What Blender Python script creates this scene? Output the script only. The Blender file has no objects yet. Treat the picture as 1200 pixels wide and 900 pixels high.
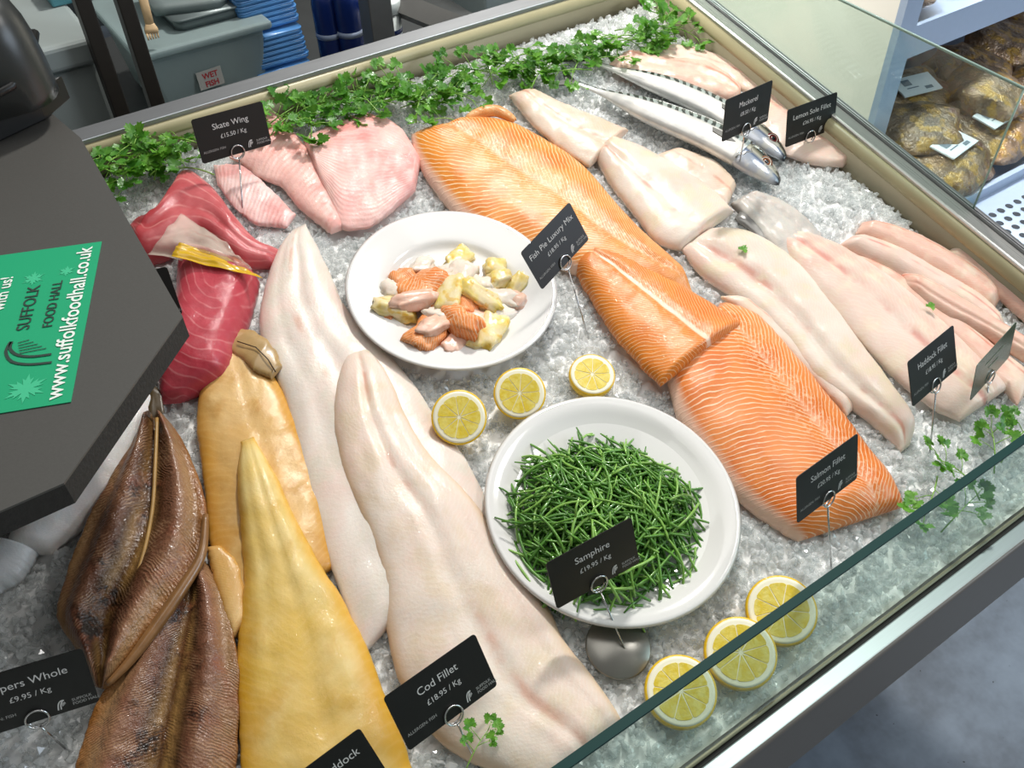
import bpy, bmesh, math, random
from mathutils import Vector, Matrix, Euler, noise as mn
from math import sin, cos, pi, sqrt, radians, atan2
random.seed(11)
SC = bpy.context.scene
COL = SC.collection
# ---------------------------------------------------------------- camera and the two frames
# the ice deck slopes down towards the customer: "deck" coordinates are x along the counter,
# y up the slope, z off the ice; "room" coordinates are level.
F = 1057.2254
Z0 = 0.75
TH = radians(12.23006)
RW = Matrix(((0.8267462953934087, -0.5544506728390252, 0.09526287021514177),
             (-0.4067682188278889, -0.70611940978435, -0.5795989952349712),
             (0.38862601457553175, 0.44043141408640885, -0.8093145187632463)))      # deck -> camera (x right, y down, z forward)
CD = Vector((0.0, 0.20334128, 0.9381075))
DM = Matrix.Translation((0, 0, Z0)) @ Matrix.Rotation(TH, 4, 'X')
R_ROOM = RW @ Matrix.Rotation(-TH, 3, 'X')
C_ROOM = Vector((0, 0, 0.95989237))
def ray(M, x, y): return M.transposed() @ Vector(((x - 600) / F, (y - 450) / F, 1))
def P(x, y, h=0.0):                      # point of the deck frame at height h off the ice
    d = ray(RW, x, y); return CD + d * ((h - CD.z) / d.z)
def WZ(x, y, z):                         # level room point at height z (room zero = Z0)
    d = ray(R_ROOM, x, y); return C_ROOM + d * ((z - C_ROOM.z) / d.z)
def WY(x, y, Y):
    d = ray(R_ROOM, x, y); return C_ROOM + d * ((Y - C_ROOM.y) / d.y)
def dk(v): return DM @ Vector(v)
def rm(v): return Vector((v[0], v[1], v[2] + Z0))
cam = bpy.data.objects.new('camera', bpy.data.cameras.new('camera')); COL.objects.link(cam)
cam.data.sensor_width = 36; cam.data.lens = F / 1200 * 36; cam.data.clip_start = .02
r0, r1, r2 = R_ROOM[0], R_ROOM[1], R_ROOM[2]
cm = Matrix(((r0[0], -r1[0], -r2[0], 0), (r0[1], -r1[1], -r2[1], 0), (r0[2], -r1[2], -r2[2], Z0 + C_ROOM.z), (0, 0, 0, 1)))
cam.matrix_world = cm
SC.camera = cam
# ---------------------------------------------------------------- objects
ORG = {}
def tag(o, label=None, cat=None, group=None, kind=None):
    for k, v in (('label', label), ('category', cat), ('group', group), ('kind', kind)):
        if v: o[k] = v
    return o
def empty(name, loc, label=None, cat=None, group=None):
    o = bpy.data.objects.new(name, None); o.empty_display_size = .02
    o.location = loc; COL.objects.link(o); ORG[o.name] = Vector(loc)
    return tag(o, label, cat, group)
def mk(name, V, Fc, mat, parent=None, frame=dk, uv=None, smooth=True, local=False, keep=False):
    """one mesh object; V in deck (or room) coordinates; the origin goes to its base"""
    W = [Vector(v) for v in V] if local else [frame(v) for v in V]
    if parent is not None: org = ORG[parent.name] if not local else Vector((0, 0, 0))
    elif local or keep: org = Vector((0, 0, 0))
    else:
        org = sum(W, Vector()) / len(W); org.z = min(w.z for w in W)
    me = bpy.data.meshes.new(name)
    me.from_pydata([tuple(w - org) for w in W], [], Fc)
    if uv is not None:
        l = me.uv_layers.new(name='UVMap')
        for lp in me.loops: l.data[lp.index].uv = uv[lp.vertex_index]
    if mat is not None:
        for m in (mat if isinstance(mat, (list, tuple)) else [mat]): me.materials.append(m)
    bm = bmesh.new(); bm.from_mesh(me); bmesh.ops.recalc_face_normals(bm, faces=bm.faces); bm.to_mesh(me); bm.free()
    if smooth: me.polygons.foreach_set('use_smooth', [True] * len(me.polygons))
    me.update()
    o = bpy.data.objects.new(name, me); COL.objects.link(o)
    if parent is not None: o.parent = parent; ORG[o.name] = Vector(org)
    else: o.location = org; ORG[o.name] = Vector(org)
    return o
def bevel(o, w=.003, n=2):
    m = o.modifiers.new('bevel', 'BEVEL'); m.width = w; m.segments = n; m.limit_method = 'ANGLE'; m.angle_limit = radians(35)
    return o
class MB:                                 # collects shapes into ONE mesh
    def __init__(s): s.V = []; s.F = []
    def add(s, V, Fc):
        n = len(s.V); s.V += [tuple(v) for v in V]; s.F += [tuple(i + n for i in f) for f in Fc]; return s
    def box(s, x0, x1, y0, y1, z0, z1):
        V = [(x, y, z) for z in (z0, z1) for y in (y0, y1) for x in (x0, x1)]
        return s.add(V, [(0, 2, 3, 1), (4, 5, 7, 6), (0, 1, 5, 4), (2, 6, 7, 3), (0, 4, 6, 2), (1, 3, 7, 5)])
    def prism(s, pts, z0, z1):            # pts: outline in x,y
        n = len(pts); V = [(p[0], p[1], z0) for p in pts] + [(p[0], p[1], z1) for p in pts]
        return s.add(V, [tuple(range(n))[::-1], tuple(range(n, 2 * n))] + [(i, (i + 1) % n, n + (i + 1) % n, n + i) for i in range(n)])
    def sweep(s, prof, a, b, axis):       # prof: outline (p,q); axis 0 sweeps along x with (y,z), 1 along y with (x,z)
        n = len(prof); f = (lambda t, p: (t, p[0], p[1])) if axis == 0 else (lambda t, p: (p[0], t, p[1]))
        V = [f(a, p) for p in prof] + [f(b, p) for p in prof]
        return s.add(V, [tuple(range(n))[::-1], tuple(range(n, 2 * n))] + [(i, (i + 1) % n, n + (i + 1) % n, n + i) for i in range(n)])
    def lathe(s, prof, c=(0, 0, 0), n=40):   # prof: (r,z)
        V = []; Fc = []
        for r, z in prof:
            for k in range(n): V.append((c[0] + r * cos(2 * pi * k / n), c[1] + r * sin(2 * pi * k / n), c[2] + z))
        for i in range(len(prof) - 1):
            for k in range(n): Fc.append((i * n + k, i * n + (k + 1) % n, (i + 1) * n + (k + 1) % n, (i + 1) * n + k))
        Fc.append(tuple(range(n))[::-1]); Fc.append(tuple(range((len(prof) - 1) * n, len(prof) * n)))
        return s.add(V, Fc)
    def tube(s, pts, rad, n=6, flat=1.0):
        pts = [Vector(p) for p in pts]; V = []; Fc = []; N = len(pts)
        up = Vector((0, 0, 1)); prev = None
        for i, p in enumerate(pts):
            d = (pts[min(i + 1, N - 1)] - pts[max(i - 1, 0)]).normalized()
            a = d.cross(up if abs(d.z) < .95 else Vector((1, 0, 0))) if prev is None else prev - d * prev.dot(d)
            a.normalize(); prev = a; b = a.cross(d)
            r = rad[i] if isinstance(rad, (list, tuple)) else rad
            for k in range(n): V.append(p + a * (r * cos(2 * pi * k / n)) + b * (r * flat * sin(2 * pi * k / n)))
        for i in range(N - 1):
            for k in range(n): Fc.append((i * n + k, i * n + (k + 1) % n, (i + 1) * n + (k + 1) % n, (i + 1) * n + k))
        Fc += [tuple(range(n))[::-1], tuple(range((N - 1) * n, N * n))]
        return s.add(V, Fc)
    def torus(s, c, ax, ay, R, r, n=28, m=8):
        c, ax, ay = Vector(c), Vector(ax), Vector(ay); az = ax.cross(ay); V = []; Fc = []
        for i in range(n):
            t = 2 * pi * i / n; d = ax * cos(t) + ay * sin(t)
            for k in range(m): q = 2 * pi * k / m; V.append(c + d * (R + r * cos(q)) + az * (r * sin(q)))
        for i in range(n):
            for k in range(m): Fc.append((i * m + k, i * m + (k + 1) % m, (i + 1) % n * m + (k + 1) % m, (i + 1) % n * m + k))
        return s.add(V, Fc)
    def build(s, name, mat, parent=None, **k): return mk(name, s.V, s.F, mat, parent, **k)
def catmull(pts, n):
    pts = [Vector(p) for p in pts]
    d = [0]
    for a, b in zip(pts, pts[1:]): d.append(d[-1] + max((b - a).length, 1e-6))
    out = []
    for i in range(n):
        s = d[-1] * i / (n - 1); k = 0
        while k < len(pts) - 2 and d[k + 1] < s: k += 1
        t = (s - d[k]) / (d[k + 1] - d[k])
        p0, p1, p2, p3 = pts[max(k - 1, 0)], pts[k], pts[k + 1], pts[min(k + 2, len(pts) - 1)]
        out.append(.5 * ((2 * p1) + (p2 - p0) * t + (2 * p0 - 5 * p1 + 4 * p2 - p3) * t * t + (3 * p1 - p0 - 3 * p2 + p3) * t ** 3))
    return out
def inside(poly, x, y):
    c = False; j = len(poly) - 1
    for i in range(len(poly)):
        xi, yi = poly[i]; xj, yj = poly[j]
        if (yi > y) != (yj > y) and x < (xj - xi) * (y - yi) / (yj - yi) + xi: c = not c
        j = i
    return c
def rbox(a, b, c, seed=0, amp=.08, n=5, p=3.2):   # lumpy rounded block, half sizes a,b,c
    V = []; Fc = []; idx = {}
    def vid(q):
        k = tuple(round(t, 4) for t in q)
        if k not in idx:
            d = Vector(q); L = (abs(d.x) ** p + abs(d.y) ** p + abs(d.z) ** p) ** (1 / p); d /= L
            w = 1 + amp * mn.noise(d * 1.7 + Vector((seed * 3.1, seed, 0))) * 2
            idx[k] = len(V); V.append((d.x * a * w, d.y * b * w, d.z * c * w))
        return idx[k]
    for ax in range(3):
        for sg in (-1, 1):
            for i in range(n):
                for j in range(n):
                    f = []
                    for di, dj in ((0, 0), (1, 0), (1, 1), (0, 1)):
                        q = [0, 0, 0]; q[ax] = sg; q[(ax + 1) % 3] = -1 + 2 * (i + di) / n; q[(ax + 2) % 3] = -1 + 2 * (j + dj) / n
                        f.append(vid(q))
                    Fc.append(tuple(f))
    return V, Fc
# ---------------------------------------------------------------- materials
def srgb(h):
    if isinstance(h, str): h = [int(h[i:i + 2], 16) / 255 for i in (0, 2, 4)]
    return tuple((c / 12.92 if c <= .04045 else ((c + .055) / 1.055) ** 2.4) for c in h) + (1,)
class NT:
    def __init__(s, name):
        s.m = bpy.data.materials.new(name); s.m.use_nodes = True; s.t = s.m.node_tree; s.b = s.t.nodes['Principled BSDF']
    def n(s, ty, **k):
        nd = s.t.nodes.new(ty)
        for a, v in k.items(): setattr(nd, a, v)
        return nd
    def put(s, sock, v):
        if isinstance(v, bpy.types.NodeSocket): s.t.links.new(v, sock)
        else: sock.default_value = v
    def set(s, **k):
        for a, v in k.items(): s.put(s.b.inputs[a.replace('_', ' ')], v)
        return s
    def ma(s, op, a, b=0.0, c=None):
        nd = s.n('ShaderNodeMath', operation=op); s.put(nd.inputs[0], a); s.put(nd.inputs[1], b)
        if c is not None: s.put(nd.inputs[2], c)
        return nd.outputs[0]
    def mix(s, f, a, b):
        nd = s.n('ShaderNodeMix', data_type='RGBA'); s.put(nd.inputs[0], f); s.put(nd.inputs[6], a); s.put(nd.inputs[7], b); return nd.outputs[2]
    def ramp(s, f, *st):
        nd = s.n('ShaderNodeValToRGB'); s.put(nd.inputs[0], f); e = nd.color_ramp.elements
        while len(e) < len(st): e.new(.5)
        for q, (p, c) in zip(e, st): q.position = p; q.color = c if len(c) == 4 else tuple(c) + (1,)
        return nd.outputs[0]
    def sm(s, f, a, b):                  # smooth step a..b
        nd = s.n('ShaderNodeMapRange', interpolation_type='SMOOTHSTEP'); s.put(nd.inputs[0], f); nd.inputs[1].default_value = a; nd.inputs[2].default_value = b; return nd.outputs[0]
    def oc(s): return s.n('ShaderNodeTexCoord').outputs['Object']
    def uv(s):
        q = s.n('ShaderNodeSeparateXYZ'); s.t.links.new(s.n('ShaderNodeTexCoord').outputs['UV'], q.inputs[0]); return q.outputs[0], q.outputs[1]
    def xyz(s, x, y, z=0.0):
        q = s.n('ShaderNodeCombineXYZ'); s.put(q.inputs[0], x); s.put(q.inputs[1], y); s.put(q.inputs[2], z); return q.outputs[0]
    def noise(s, sc, det=3, ro=.55, v=None, dist=0):
        nd = s.n('ShaderNodeTexNoise'); s.put(nd.inputs['Vector'], v if v is not None else s.oc())
        nd.inputs['Scale'].default_value = sc; nd.inputs['Detail'].default_value = det; nd.inputs['Roughness'].default_value = ro; nd.inputs['Distortion'].default_value = dist
        return nd.outputs[0]
    def vor(s, sc, feat='F1', v=None):
        nd = s.n('ShaderNodeTexVoronoi', feature=feat); s.put(nd.inputs['Vector'], v if v is not None else s.oc()); nd.inputs['Scale'].default_value = sc; return nd.outputs[0]
    def bump(s, h, st=.3, d=.002, nrm=None):
        nd = s.n('ShaderNodeBump'); s.put(nd.inputs['Height'], h); nd.inputs['Strength'].default_value = st; nd.inputs['Distance'].default_value = d
        if nrm is not None: s.put(nd.inputs['Normal'], nrm)
        s.put(s.b.inputs['Normal'], nd.outputs[0]); s.put(s.b.inputs['Coat Normal'], nd.outputs[0]); return nd.outputs[0]
def plain(name, c, ro=.5, me=0.0, nz=0.0, nsc=60, bmp=0.0, **k):
    t = NT(name); c = srgb(c)
    if nz: t.set(Base_Color=t.mix(t.noise(nsc), tuple(x * (1 - nz) for x in c[:3]) + (1,), tuple(min(1, x * (1 + nz)) for x in c[:3]) + (1,)))
    else: t.set(Base_Color=c)
    t.set(Roughness=ro, Metallic=me, **k)
    if bmp: t.bump(t.noise(nsc), bmp, .001)
    return t.m
def wet(t, sss=.2, ro=.4, rad=(.012, .006, .004)):
    t.set(Roughness=ro, Subsurface_Weight=sss, Subsurface_Radius=rad, Subsurface_Scale=.6, Coat_Weight=.34, Coat_Roughness=.1, Specular_IOR_Level=.22)
    nd = t.n('ShaderNodeBump'); t.put(nd.inputs['Height'], t.ma('ADD', t.noise(380, 2), t.noise(140, 2))); nd.inputs['Strength'].default_value = .42; nd.inputs['Distance'].default_value = .0018; t.put(t.b.inputs['Coat Normal'], nd.outputs[0])
    return t.m
def m_salmon(name, L, Wd, sp=.0085, k=1.0, c0=-.3, seam=.0, belly=True, tint='ef8a4a', dark='e2691f', line='f7c79b', ka=0.0):
    t = NT(name); u, v = t.uv(); x = t.ma('MULTIPLY', u, L)
    y = t.ma('ABSOLUTE', t.ma('MULTIPLY', t.ma('SUBTRACT', v, c0), Wd / 2))
    nz = t.ma('MULTIPLY', t.ma('SUBTRACT', t.noise(26, 2), .5), .016)
    curve = t.ma('MULTIPLY', t.ma('SINE', t.ma('MULTIPLY', y, 34.0)), .010)
    ph = t.ma('DIVIDE', t.ma('ADD', t.ma('ADD', t.ma('ADD', x, t.ma('MULTIPLY', y, k)), nz), curve), sp)
    tri = t.ma('PINGPONG', ph, .5)                       # 0..0.5
    ln = t.ma('SUBTRACT', 1.0, t.sm(tri, .03, .17))
    brk = t.sm(t.noise(70, 2), .25, .6)
    ln = t.ma('MULTIPLY', ln, t.ma('ADD', .45, t.ma('MULTIPLY', brk, .5)))
    base = t.mix(t.sm(t.noise(16, 3), .35, .7), srgb(tint), srgb(dark))
    col = t.mix(ln, base, srgb(line))
    sg = t.ma('SUBTRACT', 1.0, t.sm(y, .0015, .0055))
    mott = t.ma('MULTIPLY', t.ma('SUBTRACT', 1.0, t.sm(y, .01, .035)), t.sm(t.noise(190, 2), .52, .62))
    col = t.mix(t.ma('MULTIPLY', mott, .4), col, srgb(line))
    if seam: col = t.mix(t.ma('MULTIPLY', sg, seam), col, srgb('f7dcc4'))
    if belly: col = t.mix(t.sm(v, .82, .97), col, srgb('f3cdb6'))
    t.set(Base_Color=col)
    fine = t.noise(320, 2)
    h = t.ma('ADD', t.ma('MULTIPLY', ln, .5), t.ma('MULTIPLY', fine, .55))
    t.bump(h, .42, .0016)
    return wet(t, .12, .34)
def m_white(name, a='efe4d8', b='f4d9cc', c='e6d9c8', L=.4, sp=.006, k=.7, c0=0, blood=None, sss=.22, edge=None):
    t = NT(name); u, v = t.uv(); x = t.ma('MULTIPLY', u, L); y = t.ma('ABSOLUTE', t.ma('SUBTRACT', v, c0))
    nz = t.noise(30, 3)
    ph = t.ma('DIVIDE', t.ma('ADD', t.ma('ADD', x, t.ma('MULTIPLY', y, k * .08)), t.ma('MULTIPLY', nz, .03)), sp)
    tri = t.ma('MULTIPLY', t.ma('PINGPONG', ph, .5), 2.0)
    n1 = t.sm(t.noise(11, 3), .35, .68); n2 = t.sm(t.noise(24, 4), .45, .7)
    col = t.mix(t.ma('MULTIPLY', n2, .95), t.mix(n1, srgb(a), srgb(b)), srgb(c))
    col = t.mix(t.ma('MULTIPLY', t.ma('POWER', tri, 3.0), .18), col, srgb('fbf6ee'))
    if blood:
        s1 = t.ma('MULTIPLY', t.ma('SUBTRACT', 1.0, t.sm(y, .02, .13)), t.sm(t.noise(19, 3), .42, .62))
        col = t.mix(t.ma('MULTIPLY', s1, .6), col, srgb(blood))
    if edge: col = t.mix(t.sm(t.ma('ABSOLUTE', v), .8, 1.0), col, srgb(edge))
    hs = t.n('ShaderNodeHueSaturation'); hs.inputs['Saturation'].default_value = 1.12; hs.inputs['Value'].default_value = .90; t.put(hs.inputs['Color'], col); t.set(Base_Color=hs.outputs[0])
    t.bump(t.ma('ADD', t.ma('MULTIPLY', tri, .10), t.ma('ADD', t.ma('MULTIPLY', t.noise(330, 2), .9), t.ma('MULTIPLY', t.noise(50, 2, v=t.xyz(t.ma('MULTIPLY', u, L * 2.4), t.ma('MULTIPLY', v, .16))), .9))), .2, .0016)
    return wet(t, sss, .34)
def m_smoked(name, a='e3b455', b='eac880', c='d08f26', edge='e0971c'):
    t = NT(name); u, v = t.uv()
    col = t.mix(t.sm(t.noise(9, 3), .35, .66), srgb(a), srgb(b))
    col = t.mix(t.ma('MULTIPLY', t.sm(t.noise(20, 4), .48, .7), .6), col, srgb(c))
    col = t.mix(t.ma('MULTIPLY', t.sm(t.ma('ABSOLUTE', v), .55, 1.0), .8), col, srgb(edge))
    ph = t.ma('DIVIDE', t.ma('ADD', t.ma('ADD', t.ma('MULTIPLY', u, .4), t.ma('MULTIPLY', t.ma('ABSOLUTE', v), .05)), t.ma('MULTIPLY', t.noise(22, 2), .03)), .011)
    tri = t.ma('MULTIPLY', t.ma('PINGPONG', ph, .5), 2.0)
    col = t.mix(t.ma('MULTIPLY', t.ma('POWER', tri, 3.0), .12), col, srgb('f0d494'))
    t.set(Base_Color=col); t.bump(t.ma('ADD', t.ma('MULTIPLY', tri, .08), t.ma('ADD', t.ma('MULTIPLY', t.noise(40, 3), 1.0), t.ma('MULTIPLY', t.noise(260, 2), .6))), .2, .002)
    return wet(t, .12, .32)
def m_kipper(name, mid=0.1):
    t = NT(name); u, v = t.uv(); av = t.ma('ABSOLUTE', t.ma('SUBTRACT', v, mid))
    warp = t.ma('MULTIPLY', t.noise(40, 3), .02)
    ph = t.ma('DIVIDE', t.ma('ADD', t.ma('SUBTRACT', t.ma('MULTIPLY', u, .33), t.ma('MULTIPLY', av, .045)), warp), .0042)
    tri = t.ma('MULTIPLY', t.ma('PINGPONG', ph, .5), 2.0)
    base = t.ramp(av, (0, srgb('5a3d22')), (.1, srgb('8d6c3e')), (.24, srgb('4c3420')), (.34, srgb('6c4634')), (.6, srgb('88604a')), (.82, srgb('9c7852')), (1, srgb('8e5c2a')))
    pat = t.sm(t.noise(13, 4, .6), .38, .66)
    col = t.mix(t.ma('MULTIPLY', pat, .55), base, srgb('5b3a24'))
    col = t.mix(t.ma('MULTIPLY', t.sm(t.noise(21, 3), .5, .72), .55), col, srgb('8e4c3a'))
    col = t.mix(t.ma('MULTIPLY', t.ma('MULTIPLY', t.ma('POWER', tri, 2.0), t.ma('MULTIPLY', t.sm(av, .12, .3), t.sm(t.noise(28, 3), .4, .62))), .5), col, srgb('c9a27c'))
    col = t.mix(t.ma('MULTIPLY', t.sm(t.noise(22, 5, .7), .52, .64), t.ma('SUBTRACT', 1.0, t.sm(av, .3, .75))), col, srgb('22160e'))
    t.set(Base_Color=col); t.bump(t.ma('ADD', t.ma('MULTIPLY', t.ma('MULTIPLY', tri, t.sm(t.noise(35, 2), .4, .65)), .4), t.ma('ADD', t.ma('MULTIPLY', t.noise(45, 4), 2.2), t.noise(190, 2))), .55, .003)
    return wet(t, .05, .3)
def m_tuna(name, cx=.2, cy=-.3, a='a8323c', b='c2525a', rings=30., line='dd8a8c'):
    t = NT(name); u, v = t.uv()
    dx = t.ma('SUBTRACT', u, cx); dy = t.ma('MULTIPLY', t.ma('SUBTRACT', v, cy), .36)
    r = t.ma('ADD', t.ma('SQRT', t.ma('ADD', t.ma('MULTIPLY', dx, dx), t.ma('MULTIPLY', dy, dy))), t.ma('MULTIPLY', t.noise(18, 2), .08))
    tri = t.ma('MULTIPLY', t.ma('PINGPONG', t.ma('MULTIPLY', r, rings / 2), .5), 2.0)
    col = t.mix(t.sm(t.noise(14, 4), .3, .7), srgb(a), srgb(b))
    col = t.mix(t.ma('MULTIPLY', t.sm(tri, .72, 1.0), t.ma('MULTIPLY', t.sm(t.noise(30, 2), .3, .6), .55)), col, srgb(line))
    t.set(Base_Color=col); t.bump(t.ma('ADD', t.ma('MULTIPLY', tri, .3), t.noise(130, 3)), .25, .002)
    return wet(t, .15, .36, (.014, .003, .003))
def m_skate(name, a='eec0b8', b='e9a8a4', c='f2d6cf', fr=36., along=True):
    t = NT(name); u, v = t.uv()
    q = t.ma('ADD', t.ma('MULTIPLY', v if along else u, fr / (1 if along else .5)), t.ma('MULTIPLY', t.noise(20, 2), 4.0))
    tri = t.ma('MULTIPLY', t.ma('PINGPONG', t.ma('MULTIPLY', q, .5), .5), 2.0)
    col = t.mix(t.sm(t.noise(12, 3), .35, .66), srgb(a), srgb(b))
    col = t.mix(t.ma('MULTIPLY', t.sm(t.noise(17, 3), .5, .7), .7), col, srgb(c))
    col = t.mix(t.ma('MULTIPLY', t.ma('MULTIPLY', t.ma('POWER', tri, 3.0), t.sm(t.noise(14, 2), .35, .6)), .3), col, srgb('f8e6e0'))
    col = t.mix(t.ma('MULTIPLY', t.sm(t.noise(15, 4), .5, .66), .6), col, srgb('dd8078'))
    t.set(Base_Color=col); t.bump(t.ma('ADD', t.ma('MULTIPLY', tri, .55), t.noise(180, 3)), .3, .002)
    return wet(t, .25, .36)
def m_mackerel(name):
    t = NT(name); u, v = t.uv()                         # v: 0 belly .. 1 back
    w = t.ma('MULTIPLY', t.noise(30, 3), .055)
    st = t.ma('MULTIPLY', t.ma('PINGPONG', t.ma('DIVIDE', t.ma('ADD', t.ma('ADD', u, w), t.ma('MULTIPLY', v, .05)), .036), .5), 2.0)
    back = t.mix(t.sm(st, .42, .58), srgb('20282c'), srgb('aab4b2'))
    belly = t.mix(t.sm(t.noise(24, 3), .35, .65), srgb('d8d8d4'), srgb('f3f1ea'))
    col = t.mix(t.sm(t.ma('ADD', v, t.ma('MULTIPLY', t.noise(26, 2), .12)), .58, .66), belly, back)
    t.set(Base_Color=col, Metallic=.3, Roughness=.25, Coat_Weight=.5, Coat_Roughness=.08); t.bump(t.noise(260, 2), .15, .001)
    return t.m
def m_machead():
    t = NT('mackerel_head'); u, v = t.uv()
    col = t.ramp(v, (0, srgb('c9ccd2')), (.35, srgb('a9b4c4')), (.42, srgb('5a6c8c')), (.52, srgb('c6c4b4')), (.62, srgb('7d7a66')), (.7, srgb('2c302e')), (1, srgb('22272a')))
    col = t.mix(t.ma('MULTIPLY', t.sm(t.noise(55, 3), .5, .66), .6), col, srgb('e7e4d6'))
    col = t.mix(t.sm(u, .955, .99), col, srgb('23282f')); t.set(Base_Color=col, Metallic=.25, Roughness=.22, Coat_Weight=.5); t.bump(t.noise(200), .2, .001)
    return t.m
MT = {}
def metal(name, c, ro=.3, dirn=(1, 60, 60), am=.12):
    t = NT(name); q = t.n('ShaderNodeMapping'); t.t.links.new(t.oc(), q.inputs[0]); q.inputs['Scale'].default_value = dirn
    nz = t.noise(14, 3, v=q.outputs[0]); cc = srgb(c)
    t.set(Base_Color=t.mix(nz, tuple(x * (1 - am) for x in cc[:3]) + (1,), tuple(min(1, x * (1 + am)) for x in cc[:3]) + (1,)), Metallic=.72, Roughness=t.ma('ADD', ro - .05, t.ma('MULTIPLY', nz, .12)))
    return t.m
MT['steel'] = metal('brushed_steel', 'a3a9ae', .42, (1, 60, 6))
MT['steel_y'] = metal('brushed_steel_side', 'c4c4c0', .28, (60, .5, .5))
MT['steel_dark'] = metal('dark_steel', '86888a', .38)
MT['liner'] = plain('counter_liner', '9c947c', .45, .2, nz=.06, nsc=12)
MT['fascia'] = plain('shaded_steel', '716b64', .45, .2, nz=.05)  # same steel as the front rail, its shade put into the colour
MT['post_grey'] = plain('grey_post', '585856', .45, nz=.1)
MT['cream'] = plain('cream_plastic_edge', 'b3aa86', .4, nz=.08, nsc=25)
MT['gasket'] = plain('black_gasket', '15140f', .7, nz=.2)
MT['wire'] = plain('polished_wire', 'c8c8c8', .18, .95)
MT['card'] = plain('black_card', '161514', .42, nz=.15, nsc=300)
MT['card_reflect'] = plain('card_green_reflection', '4c5a4c', .22, nz=.1)  # front of a black card, green reflection painted as its colour
MT['ink'] = plain('white_lettering', 'd6d6d4', .6)
MT['inkdim'] = plain('grey_lettering', 'a9a9a6', .6)
MT['plate'] = plain('white_porcelain', 'e6e5e2', .12, nz=.01, Coat_Weight=.4)
MT['slab'] = plain('dark_grey_laminate', '4b4a47', .48, nz=.12, nsc=420, bmp=.08)
MT['slabedge'] = plain('black_rough_edge', '262523', .8, nz=.4, nsc=250, bmp=.6)
MT['green'] = plain('green_leaflet', '1fa070', .4, nz=.03, nsc=15)
MT['flake'] = plain('pale_green_print', '42b98a', .4)
MT['printw'] = plain('white_print', 'e4ece6', .5)
MT['printd'] = plain('dark_print', '2c4038', .5)
MT['blackp'] = plain('black_plastic', '141413', .35, nz=.25, nsc=30)
MT['greyp'] = plain('smoky_grey_plastic', '2e302f', .3, nz=.2, nsc=20)
MT['post'] = plain('dark_post', '2c2721', .5, nz=.2)
MT['white'] = plain('white_enamel', 'dcd8cd', .35, nz=.03, nsc=8)
MT['whitebin'] = plain('white_bin_plastic', '97a09e', .5, nz=.05, nsc=10)
MT['bluesteel'] = plain('pale_blue_enamel', 'a9b8cc', .3, .25, nz=.04)
MT['shelfgrey'] = plain('grey_shelf', '4a4c4c', .45, .3, nz=.15, nsc=20)
MT['hole'] = plain('dark_hole', '2a3038', .6)
MT['pink_marker'] = plain('red_marker', 'a83238', .6)
MT['paper'] = plain('paper_label', 'a9a9a4', .7, nz=.04)
MT['label'] = plain('white_label', 'dfe4ea', .5)
MT['labelprint'] = plain('grey_print', '6e7a86', .6)
MT['wood'] = plain('pale_wood', 'c4a67c', .6, nz=.25, nsc=40)
MT['bluefilm'] = plain('blue_plastic_tray', '5590cc', .28, nz=.22, nsc=18, Coat_Weight=.3)
MT['bottle'] = plain('dark_blue_bottle', '12265e', .25, nz=.3, nsc=30)
MT['bottleband'] = plain('white_bottle_band', '8f9cb4', .4)
MT['pot'] = plain('white_pot_plastic', 'c4cccb', .4)
MT['traygrey'] = plain('grey_food_tray', '6d7878', .35, .3, nz=.1, nsc=20)
MT['floor'] = None
t = NT('grey_floor'); c = t.mix(t.sm(t.noise(4, 5, .65), .3, .7), srgb('565e68'), srgb('7f8c9a'))
c = t.mix(t.ma('MULTIPLY', t.sm(t.noise(2.2, 3), .55, .7), .5), c, srgb('8996a2')); c = t.mix(t.sm(t.noise(60, 2), .72, .76), c, srgb('2e3134'))
t.set(Base_Color=c, Roughness=.55); t.bump(t.noise(30, 4), .15, .004); MT['floor'] = t.m
t = NT('grey_wall'); t.set(Base_Color=t.mix(t.noise(5), srgb('6c7372'), srgb('83898a')), Roughness=.6); MT['wall'] = t.m
def m_glass(name, tint, rough=0.0):
    t = NT(name); t.set(Base_Color=srgb(tint), Roughness=rough, Transmission_Weight=1.0, IOR=1.5)
    tr = t.n('ShaderNodeBsdfTransparent'); tr.inputs[0].default_value = srgb(tint)
    lw = t.n('ShaderNodeLayerWeight'); lw.inputs[0].default_value = .5
    fac = t.ma('ADD', .035, t.ma('MULTIPLY', t.ma('POWER', lw.outputs['Facing'], 4.0), .28))
    gl = t.n('ShaderNodeBsdfGlossy'); gl.inputs['Roughness'].default_value = .02
    mx = t.n('ShaderNodeMixShader'); t.t.links.new(fac, mx.inputs[0]); t.t.links.new(tr.outputs[0], mx.inputs[1]); t.t.links.new(gl.outputs[0], mx.inputs[2])
    t.t.links.new(mx.outputs[0], t.t.nodes['Material Output'].inputs[0]); return t.m
MT['glass'] = m_glass('clear_glass', 'eaf3ef')
MT['glassedge'] = plain('green_glass_edge', '0c3835', .5, Specular_IOR_Level=.15)
MT['glassedge2'] = plain('pale_glass_edge', '9db8ac', .15, Coat_Weight=.5)
t = NT('clear_tub_plastic'); t.set(Base_Color=srgb('a9bcbc'), Roughness=.3, Transmission_Weight=.35, IOR=1.3, Alpha=.9); t.bump(t.noise(9, 3), .2, .02); MT['tub'] = t.m
t = NT('gold_wrap'); c = t.mix(t.sm(t.noise(14, 4), .35, .65), srgb('6d5844'), srgb('b09070')); c = t.mix(t.sm(t.noise(22, 3), .5, .62), c, srgb('b28a3a'))
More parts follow.
